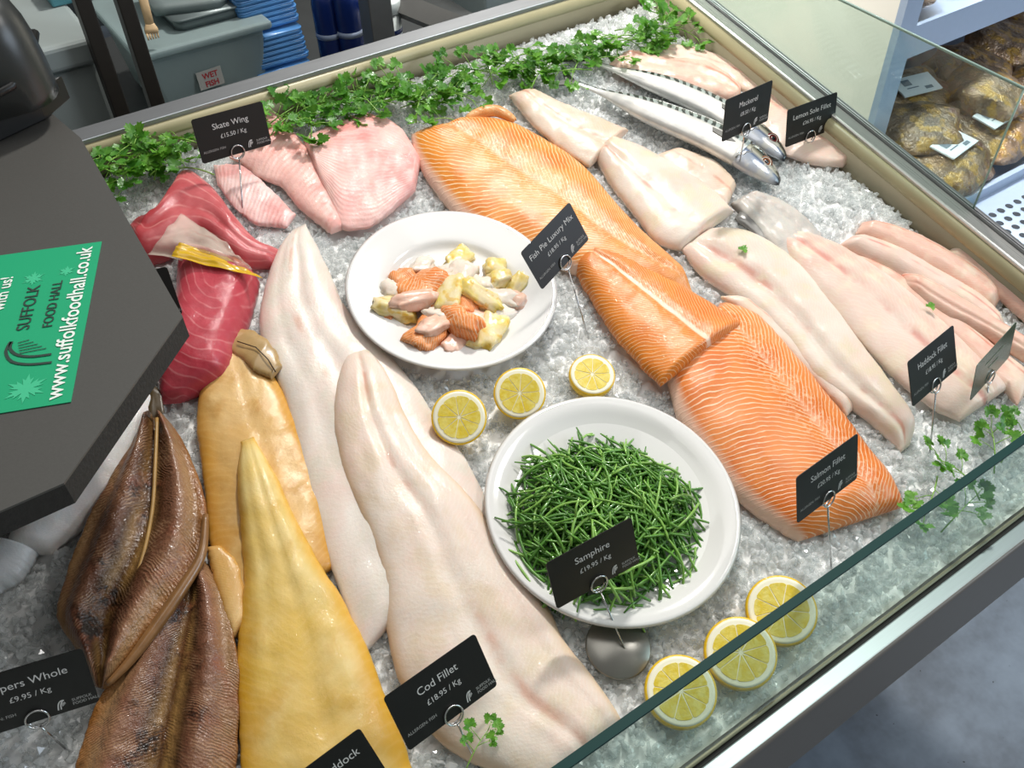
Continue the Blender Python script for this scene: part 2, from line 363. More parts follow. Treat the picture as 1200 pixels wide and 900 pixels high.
c = t.mix(t.sm(t.noise(9, 2), .55, .7), c, srgb('6a3a34')); t.set(Base_Color=c, Metallic=.25, Roughness=.28, Coat_Weight=.6, Coat_Roughness=.06); t.bump(t.noise(30, 4, .6), .9, .02); MT['wrap'] = t.m
# ice
def m_ice(name, tr, a, b):
    t = NT(name); nz = t.noise(45, 2)
    t.set(Base_Color=t.mix(nz, srgb(a), srgb(b)), Roughness=t.ma('ADD', .04, t.ma('MULTIPLY', t.noise(130), .12)), Transmission_Weight=tr, IOR=1.31, Specular_IOR_Level=.6, Subsurface_Weight=.0)
    t.bump(t.noise(220, 2), .25, .002)
    if tr:                                # clear crust, scattering core
        bs = t.n('ShaderNodeBsdfTranslucent'); bs.inputs[0].default_value = (.99, 1, 1, 1)
        df = t.n('ShaderNodeBsdfDiffuse'); df.inputs[0].default_value = (.96, .97, .97, 1)
        tp = t.n('ShaderNodeBsdfTransparent'); tp.inputs[0].default_value = (.97, .98, .98, 1)
        gl = t.n('ShaderNodeBsdfGlossy'); gl.inputs['Roughness'].default_value = .08
        lw = t.n('ShaderNodeLayerWeight'); lw.inputs[0].default_value = .45
        def mx(f, a, b):
            m_ = t.n('ShaderNodeMixShader'); t.put(m_.inputs[0], f); t.t.links.new(a, m_.inputs[1]); t.t.links.new(b, m_.inputs[2]); return m_.outputs[0]
        core = mx(.5, df.outputs[0], bs.outputs[0])
        body = mx(t.ma('ADD', .30, t.ma('MULTIPLY', t.sm(nz, .3, .7), .45)), core, tp.outputs[0])
        out = mx(t.ma('ADD', .06, t.ma('MULTIPLY', t.ma('POWER', lw.outputs['Facing'], 3.0), .35)), body, gl.outputs[0])
        t.t.links.new(out, t.t.nodes['Material Output'].inputs[0])
    return t.m
MT['ice'] = m_ice('ice_chip', .9, 'f6f8f8', 'ffffff')
MT['icebed'] = m_ice('packed_ice', .0, 'ececea', 'fafaf8')
t = NT('lemon_rind'); t.set(Base_Color=t.mix(t.noise(40), srgb('e9b90f'), srgb('f2cd2c')), Roughness=.35, Coat_Weight=.2); t.bump(t.vor(300), .35, .0008); MT['rind'] = t.m
MT['pith'] = plain('lemon_pith', 'fbf6dc', .5, nz=.03, nsc=200)
t = NT('lemon_pulp'); u = t.noise(90, 2, dist=1.0); t.set(Base_Color=t.mix(t.sm(u, .3, .7), srgb('e6cb3a'), srgb('f1e07a')), Roughness=.15, Transmission_Weight=.0, Subsurface_Weight=.25, Subsurface_Radius=(.01, .008, .002), Coat_Weight=.5); t.bump(t.noise(260, 2), .5, .001); MT['pulp'] = t.m
def m_leaf(name, a, b):
    t = NT(name); t.set(Base_Color=t.mix(t.sm(t.noise(60, 2), .3, .7), srgb(a), srgb(b)), Roughness=.38, Subsurface_Weight=.0, Coat_Weight=.1); t.bump(t.noise(200, 2), .3, .001)
    bs = t.n('ShaderNodeBsdfTranslucent'); bs.inputs[0].default_value = srgb('6aa828'); mx = t.n('ShaderNodeMixShader'); mx.inputs[0].default_value = .25
    t.t.links.new(t.b.outputs[0], mx.inputs[1]); t.t.links.new(bs.outputs[0], mx.inputs[2]); t.t.links.new(mx.outputs[0], t.t.nodes['Material Output'].inputs[0]); return t.m
MT['leaf'] = m_leaf('parsley_leaf', '4a8a24', '76b03c'); MT['leaf2'] = m_leaf('parsley_leaf_dark', '387420', '5a9630')
MT['stem'] = plain('parsley_stem', '7fae45', .4, nz=.15)
MT['samphire'] = plain('samphire_green', '659a3c', .3, nz=.28, nsc=40, Coat_Weight=.3); MT['samphire2'] = plain('samphire_dark_green', '50862f', .3, nz=.28, nsc=40, Coat_Weight=.3); MT['samphire3'] = plain('samphire_light_green', '8aba55', .3, nz=.2, nsc=40, Coat_Weight=.3)
t = NT('clear_film'); t.set(Base_Color=srgb('f3ead8'), Roughness=.12, Alpha=.28, Coat_Weight=.5); t.bump(t.noise(35, 3), .6, .004); MT['film'] = t.m
t = NT('yellow_film'); t.set(Base_Color=srgb('e2b520'), Roughness=.15, Alpha=.75, Coat_Weight=.5); t.bump(t.noise(35, 3), .5, .004); MT['yfilm'] = t.m
# ---------------------------------------------------------------- setting
SLABZ = .40
mk('floor', [(-3, -2, -Z0), (6, -2, -Z0), (6, 6, -Z0), (-3, 6, -Z0)], [(0, 1, 2, 3)], MT['floor'], frame=rm, keep=True)['kind'] = 'structure'
o = MB().box(-3, 6, 4.6, 4.7, -Z0, 1.9).build('wall_back', MT['wall'], frame=rm); o['kind'] = 'structure'
# ---------------------------------------------------------------- the counter
XL, XR, YF, YB = -.45, 1.172, .236, 1.327
ct = empty('display_counter', (.36, .75, .0), 'sloping steel fish counter with cream inner edge, filled with crushed ice', 'counter')
MB().box(XL, XR, YF - .004, YB, -.045, -.03).build('bed', MT['liner'], ct)
MB().box(XL - .008, XR + .008, YB, YB + .008, -.045, .03).build('back_wall', MT['liner'], ct)
MB().box(XR, XR + .008, YF - .004, YB, -.045, .029).build('side_wall', MT['liner'], ct)
MB().box(XL - .008, XL, YF - .004, YB, -.045, .03).build('side_wall', MT['liner'], ct)
MB().box(XL, XR, YF - .006, YF - .002, -.045, .0).build('front_wall', MT['liner'], ct)
lip = [(0, .028), (0, .033), (.002, .038), (.006, .0425), (.010, .044), (.0135, .044), (.0135, .028)]
o = MB().sweep([(YB - .001 + a, z) for a, z in lip], XL - .01, XR + .02, 0).build('cream_edge', MT['cream'], ct); tag(o, 'rounded cream plastic edge along the back')
o = MB().sweep([(XR - .001 + a, z) for a, z in lip], YF, YB + .015, 1).build('cream_edge', MT['cream'], ct); tag(o, 'rounded cream plastic edge along the glass side')
o = bevel(MB().box(XL - .03, XR + .05, YB + .0155, YB + .046, .0, .048).build('back_rail', MT['steel_dark'], ct, smooth=False), .002)
o = bevel(MB().box(XL - .03, XR + .012, YB + .0125, YB + .0155, .02, .051).build('rail_lip', MT['steel'], ct, smooth=False), .001); tag(o, 'bright steel lip of the back rail')
bevel(MB().box(XR + .0125, XR + .0405, YF - .03, YB + .052, .0, .05).build('side_rail', MT['steel_y'], ct, smooth=False), .004, 3)
bevel(MB().box(XR + .0405, XR + .0425, YF - .03, YB + .052, .0, .054).build('glass_channel', MT['steel_dark'], ct, smooth=False), .0015)
bevel(MB().box(XR + .0475, XR + .055, YF - .03, YB + .052, .0, .052).build('glass_channel', MT['steel_dark'], ct, smooth=False), .0015)
MB().box(XR + .015, XR + .06, YF - .03, YB + .06, -.09, .012).build('side_fascia', MT['steel_y'], ct, smooth=False)
# front: gasket, steel rail, hanging fascia (level frame)
f0, f1 = dk((0, .222, 0)), dk((0, .204, -.002))
zf = .0445
MB().box(-.6, XR + .06, .2205, .2245, -.05, zf + .001).build('gasket', MT['gasket'], ct, frame=rm, smooth=False)
bevel(MB().sweep([(.2205, zf + .002), (.2015, zf + .006), (.1985, zf + .003), (.1985, -.105), (.206, -.105), (.206, -.02), (.2205, -.02)], -.6, XR + .06, 0).build('front_rail', [MT['steel'], MT['fascia']], ct, frame=rm, smooth=False), .002, 3)
for p_ in bpy.data.objects['front_rail'].data.polygons:
    if abs(p_.normal.y) > .7 or abs(p_.normal.z) < .3: p_.material_index = 1  # upright faces take the darkened steel colour, painted shade
MB().box(-.6, XR, .55, 1.2, -Z0, -.02).build('cabinet_body', MT['shelfgrey'], ct, frame=rm, smooth=False)
MB().box(-.6, XR, .225, .56, -.06, -.03).build('underside', MT['shelfgrey'], ct, frame=rm, smooth=False)
g = MB().box(-.6, XR + .04, .2245, .2305, .0, .2675).build('front_glass', MT['glass'], ct, frame=rm, smooth=False)
o = MB().box(-.6, XR + .04, .2230, .2310, .2675, .2705).build('glass_edge', MT['glassedge'], g, frame=rm, smooth=False); tag(o, 'dark green polished top edge of the front glass')
gx = XR + .044
E1 = [(1.42, .03), (.600, .03), (.641, .2445), (1.43, .122)]
g = MB().sweep([(y, z) for y, z in E1], gx - .003, gx + .003, 0).build('end_glass', MT['glass'], ct, smooth=False)
m = MB().tube([(gx, .641, .2445), (gx, 1.43, .122)], .0022, 6).tube([(gx, .604, .045), (gx, .641, .2445)], .0016, 6)
o = m.build('glass_edge', MT['glassedge2'], g); tag(o, 'pale polished edge of the end glass')
# ---------------------------------------------------------------- grey slab, leaflet and machine on the left
pts = [(-.75, 1.335), (.055, 1.325), (.100, 1.300), (.119, 1.17), (.1035, .75), (-.049, .600), (-.75, .600)]
sb = empty('counter_slab', rm((-.3, .95, SLABZ - .025)), 'dark grey laminate worktop slab with a clipped corner over the fish', 'worktop')
o = MB().prism(pts, SLABZ - .002, SLABZ).build('top', MT['slab'], sb, frame=rm, smooth=False)
o = MB().prism([(p[0] * .999, p[1]) for p in pts], SLABZ - .026, SLABZ - .002).build('slab_edge', MT['slabedge'], sb, frame=rm, smooth=False); tag(o, 'rough black edge')
MB().box(-.75, -.55, .68, 1.25, -Z0, SLABZ - .026).build('pedestal', MT['slabedge'], sb, frame=rm, smooth=False)
def text2(items):                        # [(text, size, x, y, align)] -> flat mesh data in x,y
    V = []; Fc = []
    for tx, sz, x, y, al, off in items:
        cu = bpy.data.curves.new('t', 'FONT'); cu.body = tx; cu.size = sz; cu.align_x = al; cu.offset = off * sz; cu.resolution_u = 3
        ob = bpy.data.objects.new('t', cu); COL.objects.link(ob); bpy.context.view_layer.update()
        me = ob.to_mesh(); n = len(V)
        V += [(v.co.x + x, v.co.y + y, 0.0) for v in me.vertices]; Fc += [tuple(i + n for i in p.vertices) for p in me.polygons]
        ob.to_mesh_clear(); bpy.data.objects.remove(ob); bpy.data.curves.remove(cu)
    return V, Fc
def strokes(lines, w):                   # flat ribbons in x,y
    V = []; Fc = []
    for pl in lines:
        pl = [Vector((p[0], p[1], 0)) for p in pl]; n = len(V)
        for i, p in enumerate(pl):
            d = (pl[min(i + 1, len(pl) - 1)] - pl[max(i - 1, 0)]).normalized(); q = Vector((-d.y, d.x, 0)) * (w / 2)
            V += [tuple(p + q), tuple(p - q)]
        for i in range(len(pl) - 1): Fc.append((n + 2 * i, n + 2 * i + 1, n + 2 * i + 3, n + 2 * i + 2))
    return V, Fc
def logo_lines(s):                       # arched bridge mark: two long curved legs, bars fanning off the deck
    a = [(0 + .02 * s, 0), (.10 * s, .45 * s), (.22 * s, .78 * s), (.42 * s, .97 * s), (.72 * s, 1.0 * s)]
    b = [(.28 * s, 0), (.33 * s, .40 * s), (.42 * s, .70 * s), (.56 * s, .90 * s), (.74 * s, .97 * s)]
    bars = [[(.44 * s + k * .07 * s, .72 * s - k * .02 * s + .03 * k * s), (.50 * s + k * .07 * s, .30 * s + .06 * k * s)] for k in range(5)]
    return [[tuple(v[:2]) for v in catmull([(p[0], p[1], 0) for p in q], 10)] for q in (a, b)], bars
def place2(VF, c, ax, ay, off):          # flat data -> 3-D on a plane
    az = ax.cross(ay); return [c + ax * v[0] + ay * v[1] + az * off for v in VF[0]], VF[1]
# leaflet, room frame
BR, TR = Vector((-.019, .691, 0)), Vector((.075, .923, 0)); ex = (TR - BR).normalized(); ey = Vector((-ex.y, ex.x, 0)); LL = (TR - BR).length
lf = empty('leaflet', rm((BR + ex * LL / 2 + ey * .08) + Vector((0, 0, SLABZ))), 'green leaflet printed with a web address lying on dark grey slab', 'leaflet')
c0 = BR + Vector((0, 0, SLABZ + .0004))
MB().add([c0, c0 + ex * LL, c0 + ex * LL + ey * .165, c0 + ey * .165, c0 + Vector((0, 0, .0008)), c0 + ex * LL + Vector((0, 0, .0008)), c0 + ex * LL + ey * .165 + Vector((0, 0, .0008)), c0 + ey * .165 + Vector((0, 0, .0008))],
         [(0, 1, 2, 3), (4, 5, 6, 7), (0, 1, 5, 4), (1, 2, 6, 5), (2, 3, 7, 6), (3, 0, 4, 7)]).build('paper', MT['green'], lf, frame=rm, smooth=False)
def fit_text(tx, x, y, wid, off):        # size chosen so the word is wid long
    V, _ = text2([(tx, 1, 0, 0, 'LEFT', off)]); w = max(v[0] for v in V); h = wid / w
    return (tx, h, x, y, 'LEFT', off)
ltop = .0016
for it in (fit_text('www.suffolkfoodhall.co.uk', .006, .0085, LL - .014, .012), fit_text('with us!', .150, .083, .056, .012)):
    V, Fc = place2(text2([it]), c0, ex, ey, ltop); mk('lettering', V, Fc, MT['printw'], lf, frame=rm, smooth=False)
for it in (fit_text('SUFFOLK', .113, .053, .072, .006), fit_text('FOOD HALL', .112, .0315, .075, .012)):
    V, Fc = place2(text2([it]), c0, ex, ey, ltop); o = mk('lettering', V, Fc, MT['printd'], lf, frame=rm, smooth=False); tag(o, 'dark printed words')
mv = MB()
la = [[(.058, .024), (.060, .044), (.068, .061), (.084, .069), (.098, .067)], [(.070, .026), (.071, .044), (.077, .058), (.088, .066), (.098, .066)]]
la = [[tuple(v[:2]) for v in catmull([(p[0], p[1], 0) for p in q], 12)] for q in la]
lb = [[(.0785 + k * .004, .056 + k * .001), (.0800 + k * .0042, .032 + k * .0045)] for k in range(5)]
for q, w in ((la, .0030), (lb, .0010)):
    V, Fc = place2(strokes(q, w), c0, ex, ey, ltop); mv.add(V, Fc)
o = mv.build('logo', MT['printd'], lf, frame=rm, smooth=False); tag(o, 'dark arch mark')
def flake(cx, cy, s):
    V = []; n = 36
    for k in range(n): r = s * (.95 if k % 6 == 0 else .55 if k % 6 in (1, 5) else .72 if k % 6 in (2, 4) else .3); V.append((cx + r * cos(2 * pi * k / n), cy + r * sin(2 * pi * k / n), 0))
    return V, [tuple(range(n))]
for cx, cy, s in ((.198, .062, .013), (.203, .030, .010), (.027, .042, .021)):
    V, Fc = place2(flake(cx, cy, s), c0, ex, ey, .0012); mk('snowflake', V, Fc, MT['flake'], lf, frame=rm, smooth=False)
# black machine at the back of the slab
mc = empty('counter_machine', rm((-.02, 1.3, SLABZ)), 'black rounded plastic machine with a smoky grey hood on the slab', 'machine')
o = MB().prism([(-.16, 1.20), (.03, 1.22), (.095, 1.245), (.138, 1.286), (.116, 1.272), (.112, 1.30), (.05, 1.323), (-.16, 1.323)], SLABZ + .0005, SLABZ + .035).build('base', MT['blackp'], mc, frame=rm, smooth=False); bevel(o, .006, 3)
V = []; Fc = []; nu, nv = 16, 14
for i in range(nu + 1):
    for j in range(nv + 1):
        u = 1 - (1 - i / nu) ** 2.6; v = j / nv * pi
        V.append((-.20 + .326 * u - .05 * u * u * (1 - sin(v)), 1.262 - .06 * cos(v), SLABZ + .034 + .135 * (1 - u ** 24) ** .5 * sin(v) ** .5))
for i in range(nu):
    for j in range(nv): Fc.append((i * (nv + 1) + j, i * (nv + 1) + j + 1, (i + 1) * (nv + 1) + j + 1, (i + 1) * (nv + 1) + j))
Fc += [tuple(range(nv + 1)), tuple(nu * (nv + 1) + j for j in range(nv + 1))]
for i in range(nu): Fc.append((i * (nv + 1), (i + 1) * (nv + 1), (i + 1) * (nv + 1) + nv, i * (nv + 1) + nv))
o = mk('hood', V, Fc, MT['greyp'], mc, frame=rm); tag(o, 'smoky grey rounded hood')
MB().tube([(-.2, 1.2, SLABZ + .05), (.02, 1.2, SLABZ + .06), (.07, 1.205, SLABZ + .07), (.112, 1.245, SLABZ + .09), (.124, 1.27, SLABZ + .10)], .006, 8).build('hood_rim', MT['blackp'], mc, frame=rm)
# ---------------------------------------------------------------- back shelf and what stands on it
bs = empty('back_workbench', rm((.5, 1.9, -Z0)), 'dark grey steel workbench behind the counter carrying tubs and trays', 'workbench')
MB().box(-.3, 1.24, 1.62, 2.5, -.03, 0).build('top', MT['shelfgrey'], bs, frame=rm, smooth=False)
for x, lb in ((.24, 'dark upright post nearest the white bin'), (.305, 'dark upright post close beside the clear tub')):
    o = bevel(MB().box(x, x + .026, 1.665, 1.70, .0005, .75).build('upright_post', MT['post'], frame=rm, smooth=False), .002); tag(o, lb, 'post')
ps = empty('steel_upright', rm((.79, 1.685, 0)), 'grey steel upright with a slanting brace beside the blue bottles', 'post')
bevel(MB().box(.765, .815, 1.66, 1.71, .0005, .75).build('post', MT['post_grey'], ps, frame=rm, smooth=False), .002)
a, b = WZ(455, 0, .17), WZ(537, 33, .17)
MB().tube([a + (a - b) * .6, b + (b - a) * .3], .03, 4).build('brace', MT['post_grey'], ps, frame=rm, smooth=False)
for x in (-.1, 1.15): MB().box(x, x + .05, 1.7, 1.75, -Z0, -.03).build('leg', MT['post'], bs, frame=rm, smooth=False)
# clear lidded tub
x0, x1, yt = .36, .625, 1.9
tb = empty('storage_tub', rm((.49, 2.0, 0)), 'clear plastic lidded tub with a handwritten red WET FISH note', 'tub')
bevel(MB().add([(x0 + .025, yt + .02, .0), (x1 - .02, yt + .02, .0), (x1 - .02, yt + .30, 0), (x0 + .025, yt + .30, 0), (x0, yt, .168), (x1, yt, .168), (x1, yt + .33, .168), (x0, yt + .33, .168)],
         [(0, 1, 2, 3), (4, 5, 6, 7), (0, 1, 5, 4), (1, 2, 6, 5), (2, 3, 7, 6), (3, 0, 4, 7)]).build('body', MT['tub'], tb, frame=rm, smooth=False), .012, 3)
bevel(MB().box(x0 - .014, x1 + .014, yt - .016, yt + .345, .168, .186).build('lid', MT['tub'], tb, frame=rm, smooth=False), .007, 3)
c = WY(246, 91, yt + .004) + Vector((0, -.003, 0)); ax = Vector((1, 0, .04)).normalized(); ay = Vector((0, .12, 1)).normalized()
def plate2(w, h, c, ax, ay, th=.0006):
    az = ax.cross(ay); q = [c + ax * (sx * w / 2) + ay * (sy * h / 2) + az * t for t in (0, th) for sx, sy in ((-1, -1), (1, -1), (1, 1), (-1, 1))]
    return MB().add(q, [(0, 1, 2, 3), (4, 5, 6, 7), (0, 1, 5, 4), (1, 2, 6, 5), (2, 3, 7, 6), (3, 0, 4, 7)])
nt = plate2(.055, .038, c, ax, ay).build('note', MT['paper'], tb, frame=rm, smooth=False)
V, Fc = place2(text2([('WET', .016, -.016, .002, 'LEFT', .03), ('FISH', .016, -.014, -.015, 'LEFT', .03)]), c, ax, ay, .0012); mk('lettering', V, Fc, MT['pink_marker'], nt, frame=rm, smooth=False)
# grey trays on the lid
def rrect(x0, x1, y0, y1, r, n=5):
    return [(cx + r * cos(a + k * pi / 2 / n), cy + r * sin(a + k * pi / 2 / n)) for cx, cy, a in ((x1 - r, y1 - r, 0), (x0 + r, y1 - r, pi / 2), (x0 + r, y0 + r, pi), (x1 - r, y0 + r, 1.5 * pi)) for k in range(n + 1)]
tr = empty('food_tray', rm((.54, 2.02, .188)), 'grey rectangular food tray lying on the lid of the tub', 'tray')
MB().prism(rrect(.455, .60, 1.945, 2.16, .02), .187, .207).build('pan', MT['traygrey'], tr, frame=rm)
MB().prism(rrect(.448, .607, 1.938, 2.167, .024), .207, .211).build('rim', MT['traygrey'], tr, frame=rm)
q = [(.43, 1.99), (.565, 1.955), (.60, 2.06), (.585, 2.15), (.44, 2.16)]
ba = MB().prism([tuple(v[:2]) for v in catmull([(x, y, 0) for x, y in q], 16)], .212, .232).build('plastic_packet', plain('grey_film_packet', '7d8988', .25, nz=.15, nsc=12, bmp=.4), frame=rm)
tag(ba, 'crumpled grey plastic packet lying on top of the grey food tray', 'packet')
# wooden forks hanging down in front of the tub lid
a, b = WY(168, 0, 1.93), WY(177, 34, 1.90); d = (b - a)
fk = empty('wooden_fork', rm(b + Vector((0, 0, -.022))), 'pale wooden fork with short tines standing over the tub lid', 'fork')
MB().tube([a - d * .6, a, b - d * .1], [.009, .009, .0085], 10, .35).build('handle', MT['wood'], fk, frame=rm)
m = MB(); V = [b - d * .25, b - d * .1, b, b + d * .15]; m.tube(V, [.007, .011, .0135, .013], 10, .3)
for k in range(5): 
    s0 = b + d * .13 + Vector(((k - 2) * .0052, 0, 0)); m.tube([s0, s0 + d * .22], [.0022, .0014], 6)
m.build('tines', MT['wood'], fk, frame=rm)
# blue tray stacks
def traystack(px, z0, n, Y, w, seed, label, group):
    p = WY(px, 60, Y)
    for k in range(n):
        random.seed(seed * 31 + k); dx = random.uniform(-.004, .004); z = z0 + k * .0115
        o = MB().prism(rrect(p.x - w / 2 + dx, p.x + w / 2 + dx, Y, Y + .2, .014), z + .0005, z + .0085).build('plastic_tray', MT['bluefilm'], frame=rm)
        MB().prism(rrect(p.x - w / 2 + dx - .001, p.x + w / 2 + dx + .001, Y - .001, Y + .201, .014), z + .0085, z + .0105).build('rim', MT['bluefilm'], o, frame=rm)
        tag(o, label, 'tray', group)
traystack(331, .0, 6, 1.90, .125, 1, 'blue plastic food tray in the lowest bundle beside the tub', 'blue trays in the lowest bundle')
traystack(329, .076, 6, 1.91, .128, 2, 'blue plastic food tray in the middle bundle beside the tub', 'blue trays in the middle bundle')
traystack(325, .151, 7, 1.93, .13, 3, 'blue plastic food tray in the topmost bundle beside the tub', 'blue trays in the topmost bundle')
def bottle(px, py, Y, r, h, label):
    p = WY(px, py, Y); e = empty('spray_bottle', rm((p.x, Y, 0)), label, 'bottle', None)
    MB().lathe([(r * .96, 0), (r, .004), (r, h * .72), (r * .9, h * .8), (r * .45, h * .88), (r * .4, h), ], (p.x, Y, 0), 24).build('bottle_body', MT['bottle'], e, frame=rm)
    MB().lathe([(r * 1.02, h * .42), (r * 1.025, h * .42), (r * 1.025, h * .47), (r * 1.02, h * .47)], (p.x, Y, 0), 24).build('label_band', MT['bottleband'], e, frame=rm)
    MB().lathe([(r * .5, h), (r * .55, h + .002), (r * .55, h + .03), (r * .4, h + .034)], (p.x, Y, 0), 20).build('cap', MT['bottle'], e, frame=rm)
bottle(386, 40, 1.93, .030, .24, 'dark blue bottle standing next to the blue trays'); bottle(410, 36, 1.90, .030, .25, 'dark blue bottle standing next to the dark post')
p = WY(458, 30, 1.82)
e = empty('plastic_pot', rm((p.x, 1.82, 0)), 'small white plastic pot with a ridged lid beside the dark post', 'pot')
MB().lathe([(.020, 0), (.022, .004), (.025, .165)], (p.x, 1.82, 0), 28).build('pot_body', MT['pot'], e, frame=rm)
MB().lathe([(.027, .165), (.0275, .166), (.0275, .188), (.025, .191)], (p.x, 1.82, 0), 28).build('lid', MT['pot'], e, frame=rm)
MB().lathe([(.0243, .12), (.0248, .12), (.0252, .13), (.0247, .13)], (p.x, 1.82, 0), 28).build('label_band', MT['bottle'], e, frame=rm)
# white bin at the far left with a folded rim
p1 = WY(108, 48, 1.72)
wb = empty('white_bin', rm((.12, 2.0, -.0)), 'large white plastic bin with a thick lid behind the dark posts', 'bin')
bevel(MB().box(-.28, p1.x, 1.72, 2.3, .0, p1.z - .035).build('body', MT['whitebin'], wb, frame=rm, smooth=False), .015, 3)
bevel(MB().box(-.285, p1.x + .006, 1.705, 2.31, p1.z - .035, p1.z + .012).build('lid', MT['whitebin'], wb, frame=rm, smooth=False), .01, 3)
p = WY(72, 4, 1.9); o = bevel(MB().box(p.x - .02, p.x + .035, 1.88, 1.95, p1.z + .0125, p1.z + .05).build('small_box', plain('teal_box', '4f8a94', .5), frame=rm, smooth=False), .004); tag(o, 'small teal box on the lid of the white bin', 'box')
# light grey panels at the back on the right
p0, p1 = WY(620, 0, 2.1), WY(860, 0, 2.1)
o = bevel(MB().box(1.28, 1.9, 2.05, 2.45, -Z0, .30).build('steel_cabinet', MT['traygrey'], frame=rm, smooth=False), .006); tag(o, 'plain grey steel cabinet behind the back rail of the counter', 'cabinet')
# ---------------------------------------------------------------- open chiller on the right
CX, CY = 1.995, 1.30
ch = empty('display_chiller', rm((2.7, 1.6, -Z0)), 'open white chiller cabinet with a pale side panel beyond the end glass', 'chiller')
o = MB().box(CX - .01, CX + .0, CY - .0, 2.6, -Z0, 1.3).build('side_panel', MT['white'], ch, frame=rm, smooth=False); tag(o, 'plain cream white side panel')
o = MB().box(CX - .01, CX + .055, CY - .02, CY - .0, -Z0, 1.3).build('frame_upright', MT['bluesteel'], ch, frame=rm, smooth=False)
MB().box(CX, 4.2, 2.5, 2.6, -Z0, 1.3).build('back_panel', MT['shelfgrey'], ch, frame=rm, smooth=False)
sh = MB().box(CX, 4.2, CY + .012, 2.5, -.055, -.04).build('shelf', MT['bluesteel'], ch, frame=rm, smooth=False)
MB().box(CX + .05, 4.2, CY - .0, CY + .012, -.085, .0).build('shelf_front', MT['bluesteel'], sh, frame=rm, smooth=False)
GZ = -.42
MB().box(CX - .0, 4.2, .70, 2.5, -Z0 + .1, GZ).build('base_deck', MT['bluesteel'], ch, frame=rm, smooth=False)
mh = MB()
for i in range(26):
    for j in range(8):
        cx_, cy_ = 2.04 + i * .036 + (j % 2) * .018, .74 + j * .034
        n = 12; V = [(cx_ + .0105 * cos(2 * pi * k / n), cy_ + .0105 * sin(2 * pi * k / n), GZ + .0008) for k in range(n)]; mh.add(V, [tuple(range(n))])
mh.build('perforations', MT['hole'], ch, frame=rm, smooth=False)
MB().box(CX + .005, 4.2, 1.045, 1.06, GZ, GZ + .03).build('stop_strip', MT['bluesteel'], ch, frame=rm, smooth=False)
k = 0
def pack(x, y, z, a, b, c, rz, tx, label, lab=None):
    global k; k += 1
    x = max(x, 2.19)
    V, Fc = rbox(a, b, c, k, .16, 6, 2.6); M = Matrix.Translation((x, y, z)) @ Euler((tx, 0, rz)).to_matrix().to_4x4()
    e = mk('wrapped_pack', [M @ Vector(v) for v in V], Fc, MT['wrap'], frame=rm); tag(e, label, 'pack', 'wrapped packs in the chiller')
    if lab:
        q = [M @ Vector((sx * .066 + lab * .03, sy * .036, c * 1.0 + .012 + .004 * t)) for t in (0, 1) for sx, sy in ((-1, -1), (1, -1), (1, 1), (-1, 1))]
        l = MB().add(q, [(0, 1, 2, 3), (4, 5, 6, 7), (0, 1, 5, 4), (1, 2, 6, 5), (2, 3, 7, 6), (3, 0, 4, 7)]).build('label', MT['label'], e, frame=rm, smooth=False); tag(l, 'white printed label')
        q2 = MB()
        for (a0, a1, b0, b1) in ((-.042, -.014, .0, .024), (-.04, .0, -.012, -.008), (.016, .042, -.026, -.014)):
            q2.add([M @ Vector((x_ + lab * .03, y_, c + .0168)) for x_, y_ in ((a0, b0), (a1, b0), (a1, b1), (a0, b1))], [(0, 1, 2, 3)])
        q2.build('label_print', MT['labelprint'], l, frame=rm, smooth=False)
random.seed(5)
LB = 'gold film wrapped meat pack in the pile inside the chiller'
pack(2.14, 1.17, GZ + .055, .15, .105, .045, .15, .12, 'gold film pack with white label at the front left of chiller pile', .3)
pack(2.42, 1.20, GZ + .06, .145, .11, .045, .1, .15, 'gold film pack with white label beside the vertical glass edge', -.1)
pack(2.28, 1.39, GZ + .12, .15, .11, .045, -.2, .25, 'gold film pack with white label half way up the chiller pile', .2)
for x, y, z, rz in ((2.06, 1.34, .07, .6), (2.08, 1.50, .13, .2), (2.30, 1.60, .2, -.4), (2.56, 1.40, .13, .3), (2.70, 1.22, .07, -.2), (2.82, 1.45, .13, .5), (2.58, 1.64, .2, .1), (2.09, 1.72, .2, -.2), (2.86, 1.7, .2, .2), (3.0, 1.3, .07, .1), (2.36, 1.82, .24, .3), (2.64, 1.9, .24, -.3), (3.1, 1.55, .14, .1), (2.48, 1.27, .13, .7), (2.18, 1.28, .11, -.5)):
    pack(x, y, GZ + z, random.uniform(.12, .16), .11, random.uniform(.04, .06), rz, .2, LB)
for x, y in ((2.2, 1.5), (2.5, 1.55), (2.8, 1.5), (3.1, 1.5)): pack(x, y, .03, .14, .13, .055, x, .1, 'dark film wrapped pack on the upper chiller shelf')
